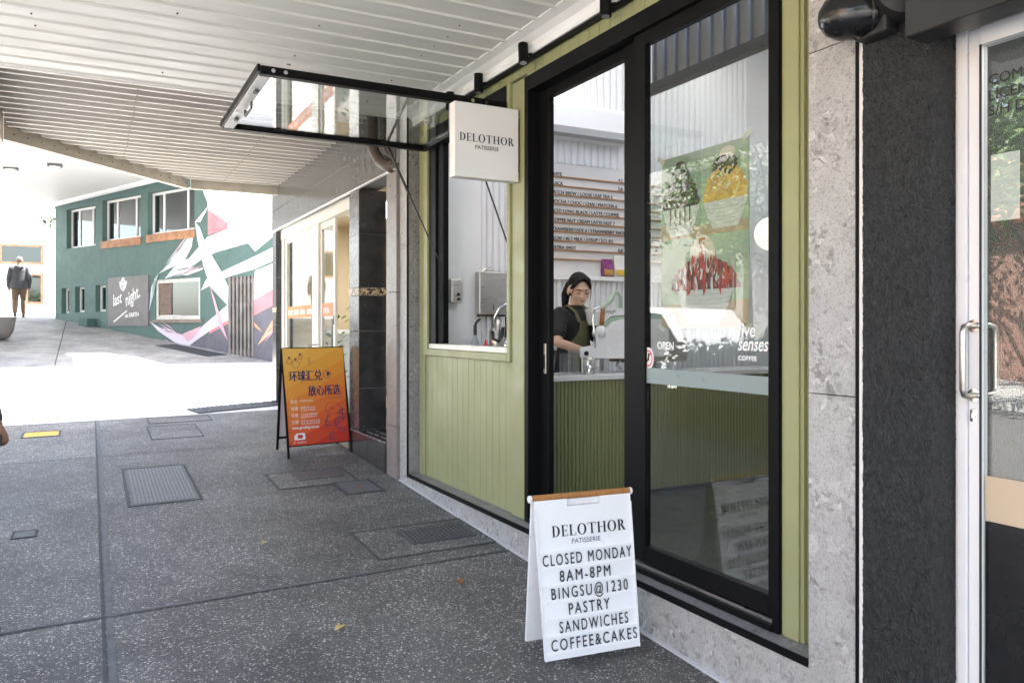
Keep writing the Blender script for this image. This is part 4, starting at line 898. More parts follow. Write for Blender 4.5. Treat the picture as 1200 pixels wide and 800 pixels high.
mb = MB(); mb.cyl(tl+Vector((-.020, .012, .004)), tl+Vector((-.012, .012, .004)), .017, n=12); mb.cyl(tr_+Vector((.0, .012, .004)), tr_+Vector((.010, .012, .004)), .017, n=12); each(mb, 'end_cap', WP, af)
mb = MB(); ux = (br-bl).normalized(); uy = (tl-bl).normalized(); uy = (uy-ux*uy.dot(ux)).normalized()
pw = (br-bl).length
for tx, v, wdt, uc in (('CLOSED MONDAY', .582, .45, .50), ('8AM-8PM', .476, .255, .46), ('BINGSU@1230', .372, .385, .50), ('PASTRY', .268, .205, .48), ('SANDWICHES', .163, .345, .52), ('COFFEE&CAKES', .058, .43, .515)):
    mb.text(tx, panelpt(uc, v)+nrm*.0055, ux, uy, .070, width=wdt, align='CENTER', ext=.0008, off=0, space=1.32); mb.build('black_letters', INK, af); mb = MB()
mb.bm.free()
mb = MB(); wd0 = serif_w('DELOTHOR', 1); hh = .335/wd0
serif(mb, 'DELOTHOR', panelpt(.5, .757)-ux*.1675+nrm*.001-nrm*.004, ux, uy, hh*1.12, .002)
mb.build('shop_lettering', INK, af)
mb = MB(); mb.text('PATISSERIE', panelpt(.5, .705)+nrm*-.002, ux, uy, .031, width=.145, align='CENTER'); mb.build('shop_lettering', NAVY, af)
# orange currency board
ob = thing('orange_board_sign', 'orange A-frame board with Chinese currency exchange lettering', 'A-frame sign', (2.0, 7.9, .34))
obl, obr = Vector((1.690, 7.80, .43)), Vector((2.335, 7.86, .435)); otl, otr = Vector((1.680, 7.98, 1.375)), Vector((2.305, 8.04, 1.38))
on = (obr-obl).cross(otl-obl).normalized()
if on.y > 0: on = -on
def opt(u, v): return (obl*(1-u)+obr*u)*(1-v)+(otl*(1-u)+otr*u)*v
def boardmat():
    m, t, b = nodes('orange_print'); v = coords(t)
    sp = N(t, 'ShaderNodeSeparateXYZ'); t.links.new(v, sp.inputs[0])
    a = N(t, 'ShaderNodeMath', operation='MULTIPLY_ADD'); a.inputs[1].default_value = -.42; t.links.new(sp.outputs[0], a.inputs[0])
    s2 = N(t, 'ShaderNodeMath', operation='MULTIPLY'); s2.inputs[1].default_value = .92; t.links.new(sp.outputs[2], s2.inputs[0]); t.links.new(s2.outputs[0], a.inputs[2])
    mr = N(t, 'ShaderNodeMapRange'); mr.inputs[1].default_value = -.02; mr.inputs[2].default_value = 1.08; t.links.new(a.outputs[0], mr.inputs[0])
    cols = [(.52, .035, .02), (.60, .06, .02), (.68, .11, .025), (.72, .17, .03), (.74, .23, .035), (.76, .30, .04), (.78, .36, .05), (.80, .42, .07), (.82, .47, .10)]
    c = ramp(t, mr.outputs[0], [(i/9, k) for i, k in enumerate(cols)], 'CONSTANT')
    t.links.new(c, b.inputs['Base Color']); b.inputs['Roughness'].default_value = .4; return m
mb = MB(); mb.prism([opt(0, 0), opt(1, 0), opt(1, 1), opt(0, 1)], -on*.006); mb.build('front_print', boardmat(), ob)
mb = MB()
gl_, gr_ = Vector((1.697, 7.765, gz(1.69, 7.77))), Vector((2.340, 7.825, gz(2.34, 7.83)))
mb.tube([gl_, otl-on*.016], .012, 4); mb.tube([gr_, otr-on*.016], .012, 4); mb.tube([otl-on*.016, otr-on*.016], .012, 4); mb.tube([opt(0, 0)-on*.016, opt(1, 0)-on*.016], .010, 4); mb.build('front_frame', BLACK, ob)
rl_, rr_ = Vector((1.691, 8.27, gz(1.69, 8.27))), Vector((2.335, 8.33, gz(2.33, 8.33)))
mb = MB(); t1, t2 = otl+Vector((0, .03, -.01)), otr+Vector((0, .03, -.01))
mb.tube([rl_, t1], .013, 4); mb.tube([rr_, t2], .013, 4); lo1, lo2 = rl_+(t1-rl_)*.12, rr_+(t2-rr_)*.12; mb.tube([lo1, lo2], .012, 4); mb.build('rear_frame', BLACK, ob)
mb = MB(); mb.prism([lo1+Vector((.01, .01, 0)), lo2+Vector((-.01, .01, 0)), t2, t1], Vector((0, .005, 0))); mb.build('rear_panel', M('board_back', (.62, .64, .68), .4), ob)
mb = MB(); mid = (otl+otr)/2; mb.tube([mid+Vector((-.06, 0, 0)), mid+Vector((-.06, 0, .035)), mid+Vector((.06, 0, .035)), mid+Vector((.06, 0, 0))], .006, 6); mb.build('handle', STEEL, ob)
ox = (obr-obl).normalized(); oy = (otl-obl).normalized(); oy = (oy-ox*oy.dot(ox)).normalized(); oe = on*.0012
mb = MB()
for dx_ in (-.003, 0, .003):
    mb.text('环球汇兑', opt(.085, .665)+oe*(1.1+30*dx_)+ox*dx_, ox, oy, .115, width=.335); mb.text('放心所选', opt(.375, .505)+oe*(1.1+30*dx_)+ox*dx_, ox, oy, .115, width=.335)

mb.text('www', opt(.67, .46)+oe, ox, oy, .018, width=.18)
# globe, bulbs, bubble and currency doodles
def ring3(c, r, w, n=22, ry=None):
    for k in range(n):
        a, b_ = 2*pi*k/n, 2*pi*(k+1)/n
        mb.prism([c+ox*(rr_*cos(t_))+oy*((rr_*(ry or r)/r)*sin(t_)) for rr_, t_ in ((r, a), (r, b_), (r-w, b_), (r-w, a))], on*.0006)
ring3(opt(.70, .715)+oe, .042, .004)
mb.prism([opt(.70, .715)+oe+ox*x_*.03+oy*y_*.03 for x_, y_ in ((0, 1), (.9, .6), (1, -.1), (.5, -.3), (.4, -1), (.1, -.5), (-.1, .1))], on*.0008)
mb.build('chinese_lettering', NAVY, ob)
mb = MB()
for u, v, r in ((.10, .865, .028), (.20, .835, .04), (.28, .905, .022)): ring3(opt(u, v)+oe, r, .004); mb.prism([opt(u, v)+oe+ox*x_+oy*y_ for x_, y_ in ((-.01, r), (.01, r), (.01, r+.02), (-.01, r+.02))], on*.0006)
ring3(opt(.76, .355)+oe, .085, .006, 26, .058); mb.prism([opt(.76, .355)+oe+ox*x_+oy*y_ for x_, y_ in ((.03, -.055), (.05, -.05), (.075, -.085))], on*.0006)
mb.text('24h', opt(.70, .345)+oe, ox, oy, .035)
for tx, u, v, s in (('£', .60, .17, .17), ('$', .85, .235, .16), ('€', .74, .13, .17), ('¢', .66, .03, .17), ('¥', .88, .09, .09)): mb.text(tx, opt(u, v)+oe, ox, oy, s, off=-.001)
for k in range(4): mb.text(('地址', '电话', '营业时间', '微信')[k], opt(.40, .885-k*.022)+oe, ox, oy, .014); 
mb.build('doodle_print', M('plum_ink', (.16, .05, .10)), ob)
mb = MB()
for k, (a, b_) in enumerate((('安全', '资金安全有保障'), ('快捷', '快速到账当天'), ('优惠', '汇率优惠手续费低廉'), ('方便', '足不出户轻松汇款'))):
    v = .43-k*.07; mb.text(a, opt(.085, v)+oe, ox, oy, .042, width=.07); mb.build('white_print', WHITE, ob); mb = MB(); mb.text(b_, opt(.235, v+.012)+oe, ox, oy, .022, width=.13+.02*k)
    if k: mb.text(b_[::-1], opt(.235, v-.014)+oe, ox, oy, .022, width=.13+.02*k)
mb.build('white_print', WHITE, ob); mb = MB(); mb.text('www.gtrading.com.au', opt(.09, .165)+oe, ox, oy, .04, width=.27, off=.0008)
mb.build('web_address', WHITE, ob); mb = MB(); c = opt(.20, .085)+oe
mb.prism([c+ox*x_+oy*y_ for x_, y_ in ((-.055, -.03), (.05, -.03), (.055, -.01), (.05, .035), (-.03, .035), (-.055, .01))], on*.0006)
mb.text('GT', opt(.09, .02)+oe, ox, oy, .022); mb.text('TRADING', opt(.15, .02)+oe, ox, oy, .022)
mb.build('white_print', WHITE, ob)
mb = MB(); c = c+on*.001
mb.prism([c+ox*x_+oy*y_ for x_, y_ in ((-.02, -.015), (.03, -.015), (.03, .015), (.02, .02), (-.02, .02))], on*.0006); mb.build('logo_mark', M('logo_red', (.5, .03, .02)), ob)

# ------------------------------------------------------------------ lids and grates in the pavement
def patch(name, m, parent, x0, x1, y0, y1, dz, th=.004):
    mb = MB(); q = [(x0, y0), (x1, y0), (x1, y1), (x0, y1)]
    mb.prism([(x, y, gz(x, y)+dz) for x, y in q], (0, 0, th)); return mb.build(name, m, parent)
LIDC = aggregate('lid_aggregate', .95)
def lid(name, lb, cat, x0, x1, y0, y1, m, ribs=0, frame=None, margin=.02):
    t = thing(name, lb, cat, ((x0+x1)/2, (y0+y1)/2, gz((x0+x1)/2, (y0+y1)/2)), 'service lids in the pavement')
    if frame:
        mb = MB()
        for a in ((x0, x0+margin, y0, y1), (x1-margin, x1, y0, y1), (x0+margin, x1-margin, y0, y0+margin), (x0+margin, x1-margin, y1-margin, y1)):
            mb.prism([(x, y, gz(x, y)+.001) for x, y in ((a[0], a[2]), (a[1], a[2]), (a[1], a[3]), (a[0], a[3]))], (0, 0, .005))
        mb.build('frame', frame, t)
    g = margin+.006
    patch('plate', m, t, x0+g, x1-g, y0+g, y1-g, .0005)
    if ribs:
        mb = MB()
        for i in range(ribs):
            x = x0+g+.02+(x1-x0-2*g-.04)*(i+.5)/ribs; w2 = (x1-x0)/ribs*.28
            mb.prism([(xx, yy, gz(xx, yy)+.0046) for xx, yy in ((x-w2, y0+g+.02), (x+w2, y0+g+.02), (x+w2, y1-g-.02), (x-w2, y1-g-.02))], (0, 0, .003))
        mb.build('tread_rib', M('rib_iron', (.115, .118, .125), .5, var=.3, vs=25), t)  # ribs coloured lighter than the plate
    return t
lid('pit_cover', 'large square ribbed steel pit cover in the middle of the pavement', 'pit cover', .245, .78, 6.56, 7.94, IRON, 16, JOINT)
lid('pit_cover', 'small dark steel lid with a brown leaf near the shop plinth', 'pit cover', 1.81, 2.14, 6.20, 6.65, IRON, 12, JOINT, .012)
lid('pit_cover', 'concrete filled lid with inner ribbed panel in front of the orange board', 'pit cover', 1.36, 2.05, 6.60, 7.20, LIDC, 0, JOINT, .012)
patch('inner_plate', IRON, None, 1.58, 1.98, 6.83, 7.13, .006, .004); 
o = bpy.data.objects['inner_plate']; tag(o, 'dark ribbed inner plate set in the concrete lid by the orange board', 'plate')
lid('pit_cover', 'concrete lid with hatched inner plate beside the shop plinth', 'pit cover', 1.55, 2.36, 4.62, 5.22, LIDC, 0, JOINT, .010)
t = thing('hatched_plate', 'diagonally hatched metal plate beside the shop plinth', 'plate', (2.1, 4.95, gz(2.1, 4.95)))
patch('plate', IRON, t, 1.84, 2.30, 4.80, 5.10, .006, .004)
mb = MB()
for i in range(14):
    x = 1.87+i*.03; mb.prism([(xx, yy, gz(xx, yy)+.0102) for xx, yy in ((x-.004, 4.82), (x+.006, 4.82), (x+.016, 5.08), (x+.006, 5.08))], (0, 0, .002))
mb.build('hatch', JOINT, t)
lid('meter_lid', 'small grey rectangular meter lid near the left edge', 'meter lid', -.46, -.31, 6.05, 6.22, IRON, 0, JOINT, .01)
lid('meter_lid', 'small grey meter lid at the lower left corner', 'meter lid', -.52, -.38, 4.36, 4.52, IRON, 0, JOINT, .01)
lid('valve_lid', 'yellow painted valve lid at the far left of the shaded pavement', 'valve lid', -.67, -.29, 10.02, 10.38, M('yellow_paint', (.62, .36, .05), .6, var=.15, vs=20), 0, JOINT, .02)
lid('pit_cover', 'faint outlined concrete lid near the sunlit edge, nearer one', 'pit cover', .58, 1.12, 9.35, 10.25, LIDC, 0, JOINT, .012)
lid('pit_cover', 'faint outlined concrete lid touching the sunlit edge, farther one', 'pit cover', .62, 1.35, 10.45, 10.88, LIDC, 0, JOINT, .012)
def grate(lb, a, b, w, n):
    a, b = Vector(a), Vector(b); t = thing('drain_grate', lb, 'drain grate', (a.x, a.y, gz(a.x, a.y)), 'slotted drain grates')
    d = (b-a).normalized(); nn = Vector((-d.y, d.x))
    mb = MB(); mb.prism([(p.x, p.y, gz(p.x, p.y)+.001) for p in (a-nn*w/2, b-nn*w/2, b+nn*w/2, a+nn*w/2)], (0, 0, .003)); mb.build('channel', JOINT, t)
    mb = MB(); L = (b-a).length
    for i in range(n):
        p = a+d*L*(i+.25)/n; q = a+d*L*(i+.75)/n
        mb.prism([(v.x, v.y, gz(v.x, v.y)+.005) for v in (p-nn*w/2, q-nn*w/2, q+nn*w/2, p+nn*w/2)], (0, 0, .008))
    mb.build('bars', IRON, t)
grate('slotted steel drain grate across the edge of the shaded pavement', (1.2, 11.25), (2.42, 11.6), .42, 20)
grate('slotted drain grate at the foot of the mural wall', (1.55, 20.2), (2.45, 18.3), .5, 22)
# fallen leaves
for x, y, a, m, lb in ((1.06, 3.745, .3, (.46, .32, .10), 'pale yellow fallen leaf on the open pavement'), (1.834, 4.04, 1.2, (.22, .09, .03), 'curled brown fallen leaf near the letter board sign'), (.985, 5.21, .5, (.36, .28, .14), 'small tan fallen leaf on the pavement left of centre'), (1.98, 6.33, .8, (.24, .11, .04), 'brown fallen leaf lying on the small steel lid')):
    mb = MB(); ca, sa = cos(a), sin(a); L = .055
    rings = []
    for u, wv, h in ((-.5, .002, .002), (-.25, .32, .010), (.1, .40, .014), (.35, .2, .012), (.55, .003, .022)):
        rings.append([(x+(u*ca-k*wv*sa)*L, y+(u*sa+k*wv*ca)*L, gz(x, y)+.009+h+abs(k)*.35*wv*L+e) for k, e in ((-1, 0), (0, 0), (1, 0), (0, .0012))])
    mb.loft(rings); tag(mb.build('fallen_leaf', M('leaf_litter', m, .7, var=.25, vs=60)), lb, 'leaf', 'fallen leaves on the pavement')
for k in range(26):
    pass

# ------------------------------------------------------------------ green mural building beyond the driveway
mbg = thing('mural_building', 'green rendered building with abstract ribbon mural and boarded windows', 'building', (3.43, 17.25, .8))
MW = Matrix(((.4355, .9002, 0, 3.43), (-.9002, .4355, 0, 17.25), (0, 0, 1, 0), (0, 0, 0, 1)))
def wallgrid(mb, outline_boxes, holes, d0, d1):
    for (a0, a1, z0, z1) in outline_boxes:
        xs = sorted({a0, a1}|{h[i] for h in holes for i in (0, 1) if a0 < h[i] < a1}); zs_ = sorted({z0, z1}|{h[i] for h in holes for i in (2, 3) if z0 < h[i] < z1})
        for i in range(len(xs)-1):
            for j in range(len(zs_)-1):
                cx, cz = (xs[i]+xs[i+1])/2, (zs_[j]+zs_[j+1])/2
                if any(h[0] < cx < h[1] and h[2] < cz < h[3] for h in holes): continue
                mb.box(xs[i], xs[i+1], d0, d1, zs_[j], zs_[j+1])
UW = [(-9.24, -7.6, 3.78, 4.88), (-7.23, -5.3, 3.86, 4.95), (-4.97, -2.92, 3.88, 4.93)]
SW = [(-9.55, -9.09, 1.96, 2.67), (-8.74, -8.21, 1.98, 2.69), (-7.6, -7.05, 1.99, 2.70)]
BW = [(-4.61, -2.69, 1.76, 2.74)]
GT = [(-1.56, -.64, .75, 2.70)]
mb = MB(MW); wallgrid(mb, [(-9.91, -2.38, .6, 6.2), (-2.38, 2.5, .6, 3.80)], UW+SW+BW+GT, 0, .25)
bmesh.ops.remove_doubles(mb.bm, verts=mb.bm.verts, dist=.0005)
seen = {}
for f in list(mb.bm.faces):
    k = tuple(round(x, 3) for x in f.calc_center_median())
    if k in seen: bmesh.ops.delete(mb.bm, geom=[f, seen[k]], context='FACES_ONLY') if seen[k].is_valid and f.is_valid else None
    else: seen[k] = f
mb.build('wall', GREEN, mbg)
mb = MB(MW); mb.prism([(-2.379, .0, 3.802), (-1.61, .0, 3.802), (-1.61, .0, 3.94), (-2.379, .0, 4.30)], (0, .25, 0)); mb.build('parapet', PINK, mbg)
mb = MB(MW); mb.box(-9.91, -2.4, .26, 6, 5.9, 6.1); mb.box(-9.9, -9.66, .26, 6, .6, 5.89); mb.box(-2.63, -2.39, .26, 6, .6, 5.89); mb.box(-2.38, 2.5, .26, 6, 3.5, 3.6); mb.box(2.26, 2.5, .26, 6, .6, 3.49); mb.box(-9.6, 2.2, 5.8, 6, .6, 3.49); mb.build('side_wall', M('rear_render', (.45, .44, .42), .8), mbg)
DARKIN = M('dark_interior', (.03, .035, .035), .6)
mb = MB(MW); mb.box(-9.6, -2.7, 1.6, 1.7, 1.0, 5.8); mb.box(-2.3, 2.2, 1.6, 1.7, .6, 3.4); mb.box(-9.6, -2.7, .3, 1.59, 3.2, 3.3); mb.build('room_wall', M('room_grey', (.16, .17, .17), .8), mbg)
def winframe(a0, a1, z0, z1, bars, m, d=.13, w=.06, name='window'):
    mb = MB(MW); mb.box(a0, a0+w, d, d+.06, z0, z1); mb.box(a1-w, a1, d, d+.06, z0, z1); mb.box(a0+w, a1-w, d, d+.06, z1-w, z1); mb.box(a0+w, a1-w, d, d+.06, z0, z0+w)
    for b_ in bars: mb.box(b_-w/2, b_+w/2, d+.002, d+.058, z0+w, z1-w)
    o = mb.build(name, m, mbg)
    mb = MB(MW); mb.box(a0+w, a1-w, d+.025, d+.033, z0+w, z1-w); mb.build('pane', GLASSW, o); return o
GLASSW = glass('old_window_glass', (.5, .55, .55), 2.0)
for (a0, a1, z0, z1), bars in zip(UW, ([-8.75, -8.0], [-6.7, -5.75], [-4.45, -3.4])): winframe(a0, a1, z0, z1, bars, WHITE)
for (a0, a1, z0, z1) in SW: winframe(a0, a1, z0, z1, [], WHITE); 
w4 = winframe(*BW[0], [], M('weathered_white', (.6, .58, .55), .7, var=.2, vs=10), d=.02, w=.09)
mb = MB(MW)
for i in range(14): mb.box(-4.5, -3.95, .022, .04, 1.87+i*.056, 1.87+i*.056+.045)
mb.build('timber_shutter', M('shutter_brown', (.16, .09, .06), .7, var=.3, vs=8), w4)
mb = MB(MW); mb.box(-7.25, -5.28, -.03, .06, 3.66, 3.855); mb.box(-4.99, -2.9, -.03, .06, 3.68, 3.875); mb.build('window_board', RUST, mbg)
mb = MB(MW); mb.box(-4.7, -2.6, -.04, .02, 1.68, 1.755); mb.build('window_sill', M('timber_sill', (.24, .19, .16), .8, var=.3), mbg)
mb = MB(MW)
for i in range(7): mb.box(-1.55+i*.14, -1.55+i*.14+.07, -.02, .01, .80, 2.70)
mb.box(-1.56, -.63, .011, .04, 2.55, 2.62); mb.box(-1.56, -.63, .011, .04, 1.0, 1.07); mb.box(-1.56, -.63, .011, .04, 2.05, 2.1); mb.build('slatted_gate', M('gate_grey', (.20, .18, .17), .6, var=.35, vs=3), mbg)
sg = MB(MW); sg.box(-6.87, -4.9, -.03, -.002, 1.6, 2.875); so_ = sg.build('name_sign', BROWN, mbg)
def wtext(mb, body, a, z, size, rot=0, **kw):
    X = Vector((cos(rot), 0, sin(rot))); Y = Vector((-sin(rot), 0, cos(rot))); mb.text(body, (a, -.032, z), X, Y, size, **kw)
mb = MB(MW); wtext(mb, 'last', -6.6, 2.12, .42, .22, shear=.3, squeeze=.8, off=.004); wtext(mb, 'night.', -5.95, 2.1, .46, .35, shear=.25, squeeze=.75, off=.004); wtext(mb, 'on EARTH', -6.0, 1.82, .15, .05, off=.004)
mb.prism([(-6.6, -.031, 1.72), (-6.55, -.031, 1.70), (-5.9, -.031, 1.98), (-5.92, -.031, 2.01)], (0, -.003, 0)); mb.build('sign_lettering', WHITE, so_)
mb = MB(MW)
ang = [2*pi*k/14 for k in range(14)]
mb.prism([(-6.1+.2*cos(a)*(1+.2*sin(5*a)), -.031, 2.68+.16*sin(a)*(1+.25*cos(4*a))) for a in ang], (0, -.003, 0)); mb.build('sign_emblem', M('emblem_grey', (.6, .6, .6), .7, var=.5, vs=14), so_)
MUR = [PALE, PALEW, PINK, PINKL, LILAC, PURP, PEACH, GREEN]
mb = MB(MW)
def mural(pts, i, k): mb.mat(i); mb.prism([(a, -.003*k, z) for a, z in pts], (0, -.002, 0))
mural([(-3.12, 1.14), (-2.31, 1.45), (-1.562, 1.68), (-1.562, .8), (-2.26, .85)], 5, 1); mural([(-.638, 1.82), (.03, 2.03), (2.4, 2.5), (2.4, .7), (-.638, .8)], 5, 1)
mural([(-.638, 2.66), (-.6, 2.81), (.03, 2.94), (2.4, 3.3), (2.4, 2.6), (.03, 2.39), (-.638, 2.17)], 1, 1)
mural([(-1.562, 1.74), (-2.31, 1.48), (-2.31, 1.42), (-1.562, 1.66)], 2, 2); mural([(-.638, 2.05), (-.638, 2.17), (.03, 2.39), (2.4, 2.6), (2.4, 2.5), (.03, 2.04), (-.638, 1.83)], 2, 2)
mural([(-4.18, 2.76), (-3.72, 3.06), (-3.12, 3.21), (-2.385, 3.66), (-1.61, 3.79), (.03, 3.795), (2.4, 3.795), (2.4, 3.55), (.03, 3.51), (-.6, 3.22), (-.85, 3.42), (-2.08, 3.28), (-2.64, 3.14), (-3.42, 2.85)], 0, 2)
mural([(-2.64, 2.43), (-2.43, 2.68), (-1.63, 2.88), (-.52, 3.14), (.03, 3.28), (2.4, 3.5), (2.4, 3.35), (.03, 2.99), (-.6, 2.84), (-1.54, 2.715), (-2.17, 2.56)], 1, 3)
mural([(-2.88, 4.04), (-2.69, 3.91), (-2.4, 3.43), (-1.81, 2.81), (-1.565, 2.48), (-1.58, 2.06), (-2.26, 2.5), (-2.54, 3.0), (-2.78, 3.62)], 0, 4)
mural([(-2.93, 3.86), (-3.37, 3.655), (-4.0, 3.1), (-4.45, 2.89), (-3.92, 3.01), (-3.32, 3.15), (-3.02, 3.47)], 1, 3)
mural([(-3.05, 3.80), (-3.37, 3.60), (-3.9, 3.06), (-3.5, 3.2), (-3.2, 3.45)], 3, 2)
mural([(-3.82, 2.86), (-3.22, 2.91), (-2.54, 2.96), (-2.59, 2.91), (-3.22, 2.80)], 1, 3)
mural([(-4.45, 2.89), (-4.77, 2.58), (-4.88, 1.96), (-4.66, 2.4), (-4.64, 2.76)], 0, 5)
mural([(-4.88, 1.73), (-4.13, 1.47), (-3.02, 1.36), (-2.45, 1.665), (-1.58, 2.09), (-1.565, 1.74), (-2.31, 1.48), (-3.12, 1.14), (-3.52, 1.13), (-4.45, 1.47)], 4, 3)
mural([(-3.37, 1.42), (-2.62, 1.6), (-2.97, 1.31), (-3.22, 1.24)], 3, 5)
mural([(-4.2, 1.28), (-3.5, 1.12), (-3.1, 1.10), (-3.0, 1.02), (-3.8, 1.1)], 3, 2)
mural([(-.52, 1.18), (.03, 1.76), (2.0, 2.3), (.03, 1.48)], 6, 2); mural([(-.636, 1.69), (-.31, 1.46), (-.6, 1.59)], 6, 3)
mural([(-2.26, 2.5), (-2.08, 2.23), (-1.58, 1.27), (-1.9, 1.59)], 3, 6)
mural([(-2.88, 4.04), (-2.385, 4.35), (-2.43, 4.25), (-2.66, 4.02)], 1, 4)
mural([(-2.382, 4.45), (-2.55, 4.72), (-2.95, 6.19), (-2.382, 6.19)], 1, 2)  # corner coloured white to merge with the overexposed background
mb.mat(1); mb.box(-2.3785, -2.376, 0, .25, 4.31, 6.19)  # white end cap added so the wall edge vanishes into the glare
mural([(-2.37, 3.70), (-1.61, 3.80), (-1.61, 3.795), (-2.37, 3.795)], 2, 1)
random.seed(3)
for (a0, z0), (a1, z1), n_ in (((-4.4, 2.86), (-2.95, 3.84), 9), ((-4.1, 2.78), (-2.5, 3.05), 8), ((-4.85, 1.75), (-3.0, 1.30), 6), ((-2.5, 3.2), (-1.7, 2.4), 5), ((-.5, 1.2), (0.3, 1.7), 5)):
    for q in range(n_):
        o1, o2 = random.uniform(-.12, .12), random.uniform(-.05, .05); t0, t1 = random.uniform(0, .4), random.uniform(.6, 1.05); w_ = random.uniform(.006, .020)
        pa = (a0+(a1-a0)*t0, z0+(z1-z0)*t0+o1); pb = (a0+(a1-a0)*t1, z0+(z1-z0)*t1+o2); pm_ = ((pa[0]+pb[0])/2, (pa[1]+pb[1])/2+random.uniform(-.03, .03))
        mural([pa, (pm_[0], pm_[1]-w_), pb, (pm_[0], pm_[1]+w_)], random.choice((0, 3, 4, 1, 5)), 7+q*.2)
mb.build('mural_paint', MUR, mbg)
bx = MB(MW); bx.box(-8.02, -7.55, -.25, -.01, 1.58, 1.80); tag(bx.build('planter_box', M('green_box', (.05, .1, .085), .7)), 'small dark green box at the foot of the green wall', 'box')
# white awning of that building, with two bulkhead lamps
wa = thing('white_awning', 'flat white awning with two small lamps at the far end of the street', 'awning', (-2.5, 21, 4.9))
mb = MB(); mb.prism([(-7, 15.5, 5.15), (3.0, 15.5, 5.25), (2.5, 19.0, 5.22), (-.96, 26.1, 5.02), (-.96, 28.2, 4.95), (-7, 25.0, 4.92)], (0, 0, .22)); mb.build('soffit', M('soffit_white', (.80, .80, .79), .5, var=.02), wa)
mb = MB(); mb.tube([(2.0, 19.6, 5.22), (.5, 22.7, 5.14), (-1.0, 25.8, 5.06)], .12, 8); mb.build('wall_cove', WHITE, wa)
for x, y, lb in ((-.68, 19.8, 'small dark bulkhead lamp under the white awning, nearer the green wall'), (-1.55, 20.6, 'small dark bulkhead lamp under the white awning, nearer the left edge')):
    t = thing('bulkhead_lamp', lb, 'lamp', (x, y, 5.0), 'bulkhead lamps under the white awning')
    zz = 5.08; MB().box(x-.14, x+.14, y-.1, y+.1, zz-.02, zz+.05).build('base', IRON, t); MB().lathe([(.12, zz-.021), (.09, zz-.08), (.03, zz-.10)], (x, y, 0), 14).build('cage', M('lamp_glass', (.6, .6, .58), .3), t)

# ------------------------------------------------------------------ distant houses
def house(lb, x0, x1, y0, y1, z0, z1, wins, col, roof=None, fm=None):
    t = thing('house', lb, 'house', ((x0+x1)/2, y0, z0))
    mb = MB(); wallgrid(mb, [(x0, x1, z0, z1)], [w_[:4] for w_ in wins], y0, y0+.25); mb.box(x0, x1, y0+.251, y1, z1-.2, z1-.01); mb.box(x0, x0+.25, y0+.251, y1, z0, z1-.21); mb.box(x1-.25, x1, y0+.251, y1, z0, z1-.21); mb.box(x0+.26, x1-.26, y0+1.5, y0+1.6, z0, z1-.22)
    mb.build('wall', M('house_paint', col, .8, var=.05, vs=1), t)
    for (a0, a1, b0, b1) in wins:
        mb = MB(); w_ = .1; mb.box(a0, a0+w_, y0-.03, y0+.1, b0, b1); mb.box(a1-w_, a1, y0-.03, y0+.1, b0, b1); mb.box(a0+w_, a1-w_, y0-.03, y0+.1, b1-w_, b1); mb.box(a0+w_, a1-w_, y0-.03, y0+.1, b0, b0+w_); f = mb.build('window', fm or RUST, t)
        BX('pane', GLASSW, f, a0+w_, a1-w_, y0+.05, y0+.06, b0+w_, b1-w_)
    if roof:
        mb = MB(); mb.prism([(x0-.4, y0-.4, z1), (x1+.4, y0-.4, z1), ((x0+x1)/2, y0-.4, z1+roof)], (0, y1-y0+.8, 0)); mb.build('roof', ROOF, t)
    return t
house('cream house with brown framed windows beyond the walking man', -9, 2.0, 42, 50, 2.0, 10.5, [(-3.6, -1.9, 4.4, 5.3), (-2.6, -1.9, 2.6, 4.0), (-4.6, -3.2, 7.2, 8.6), (-2.3, -1.2, 7.3, 8.6), (-7.5, -6, 4.2, 5.6)], (.74, .70, .64))
house('white building with brown windows beyond the mural wall', 11, 26, 40, 52, 1.5, 10.5, [(14.6, 16.6, 6.6, 7.7), (13.0, 14.3, 6.7, 7.2), (19, 21, 6, 7.5)], (.78, .77, .75), fm=BROWN)

# ------------------------------------------------------------------ trees, shrubs, planters
def leafmesh(name, centers, n, size, mats, parent, flat=.5):
    mb = MB()
    for k in range(n):
        c, r = random.choice(centers); d = Vector((random.gauss(0, 1), random.gauss(0, 1), random.gauss(0, .8))).normalized()*(r*random.random()**.45)
        p = Vector(c)+d; mb.mat(random.choices(range(len(mats)), (4, 4, 3)[:len(mats)])[0])
        a = Vector((random.gauss(0, 1), random.gauss(0, 1), random.gauss(0, .6))).normalized(); b_ = a.cross(Vector((random.gauss(0, 1), random.gauss(0, 1), random.gauss(0, 1)))).normalized(); s = size*random.uniform(.6, 1.3)
        mb.face([p-a*s, p+b_*s*.45, p+a*s, p-b_*s*.45])
    return mb.build(name, mats, parent)
def tree(lb, x, y, h, r, nleaf=5000, size=.095, seed=1):
    random.seed(seed); z0 = gz(x, y)-.1; t = thing('street_tree', lb, 'tree', (x, y, z0), 'street trees')
    mb = MB(); mb.tube([(x, y, z0), (x+.05, y, z0+h*.25), (x-.04, y+.06, z0+h*.55), (x+.05, y, z0+h*.85)], [.17, .13, .09, .03], 10)
    cs = [((x, y, z0+h*.75), r*.5)]
    for k in range(9):
        a = 2*pi*k/9+random.uniform(-.3, .3); q = Vector((x+r*.7*cos(a), y+r*.7*sin(a), z0+h*random.uniform(.5, .95)))
        mb.tube([(x, y+.03, z0+h*random.uniform(.35, .6)), (Vector((x, y, z0+h*.6))+q)/2, q], [.06, .04, .012], 6)
        cs.append((q, r*random.uniform(.28, .48)))
    mb.build('trunk', BARK, t, smooth=True); leafmesh('crown', cs, nleaf, size, LEAF, t); return t
tree('leafy street tree across the road, nearest', -8.7, 7.0, 6.0, 2.4, seed=3); tree('leafy street tree across the road by the parked car', -10.3, 14.5, 6.5, 2.6, seed=4)
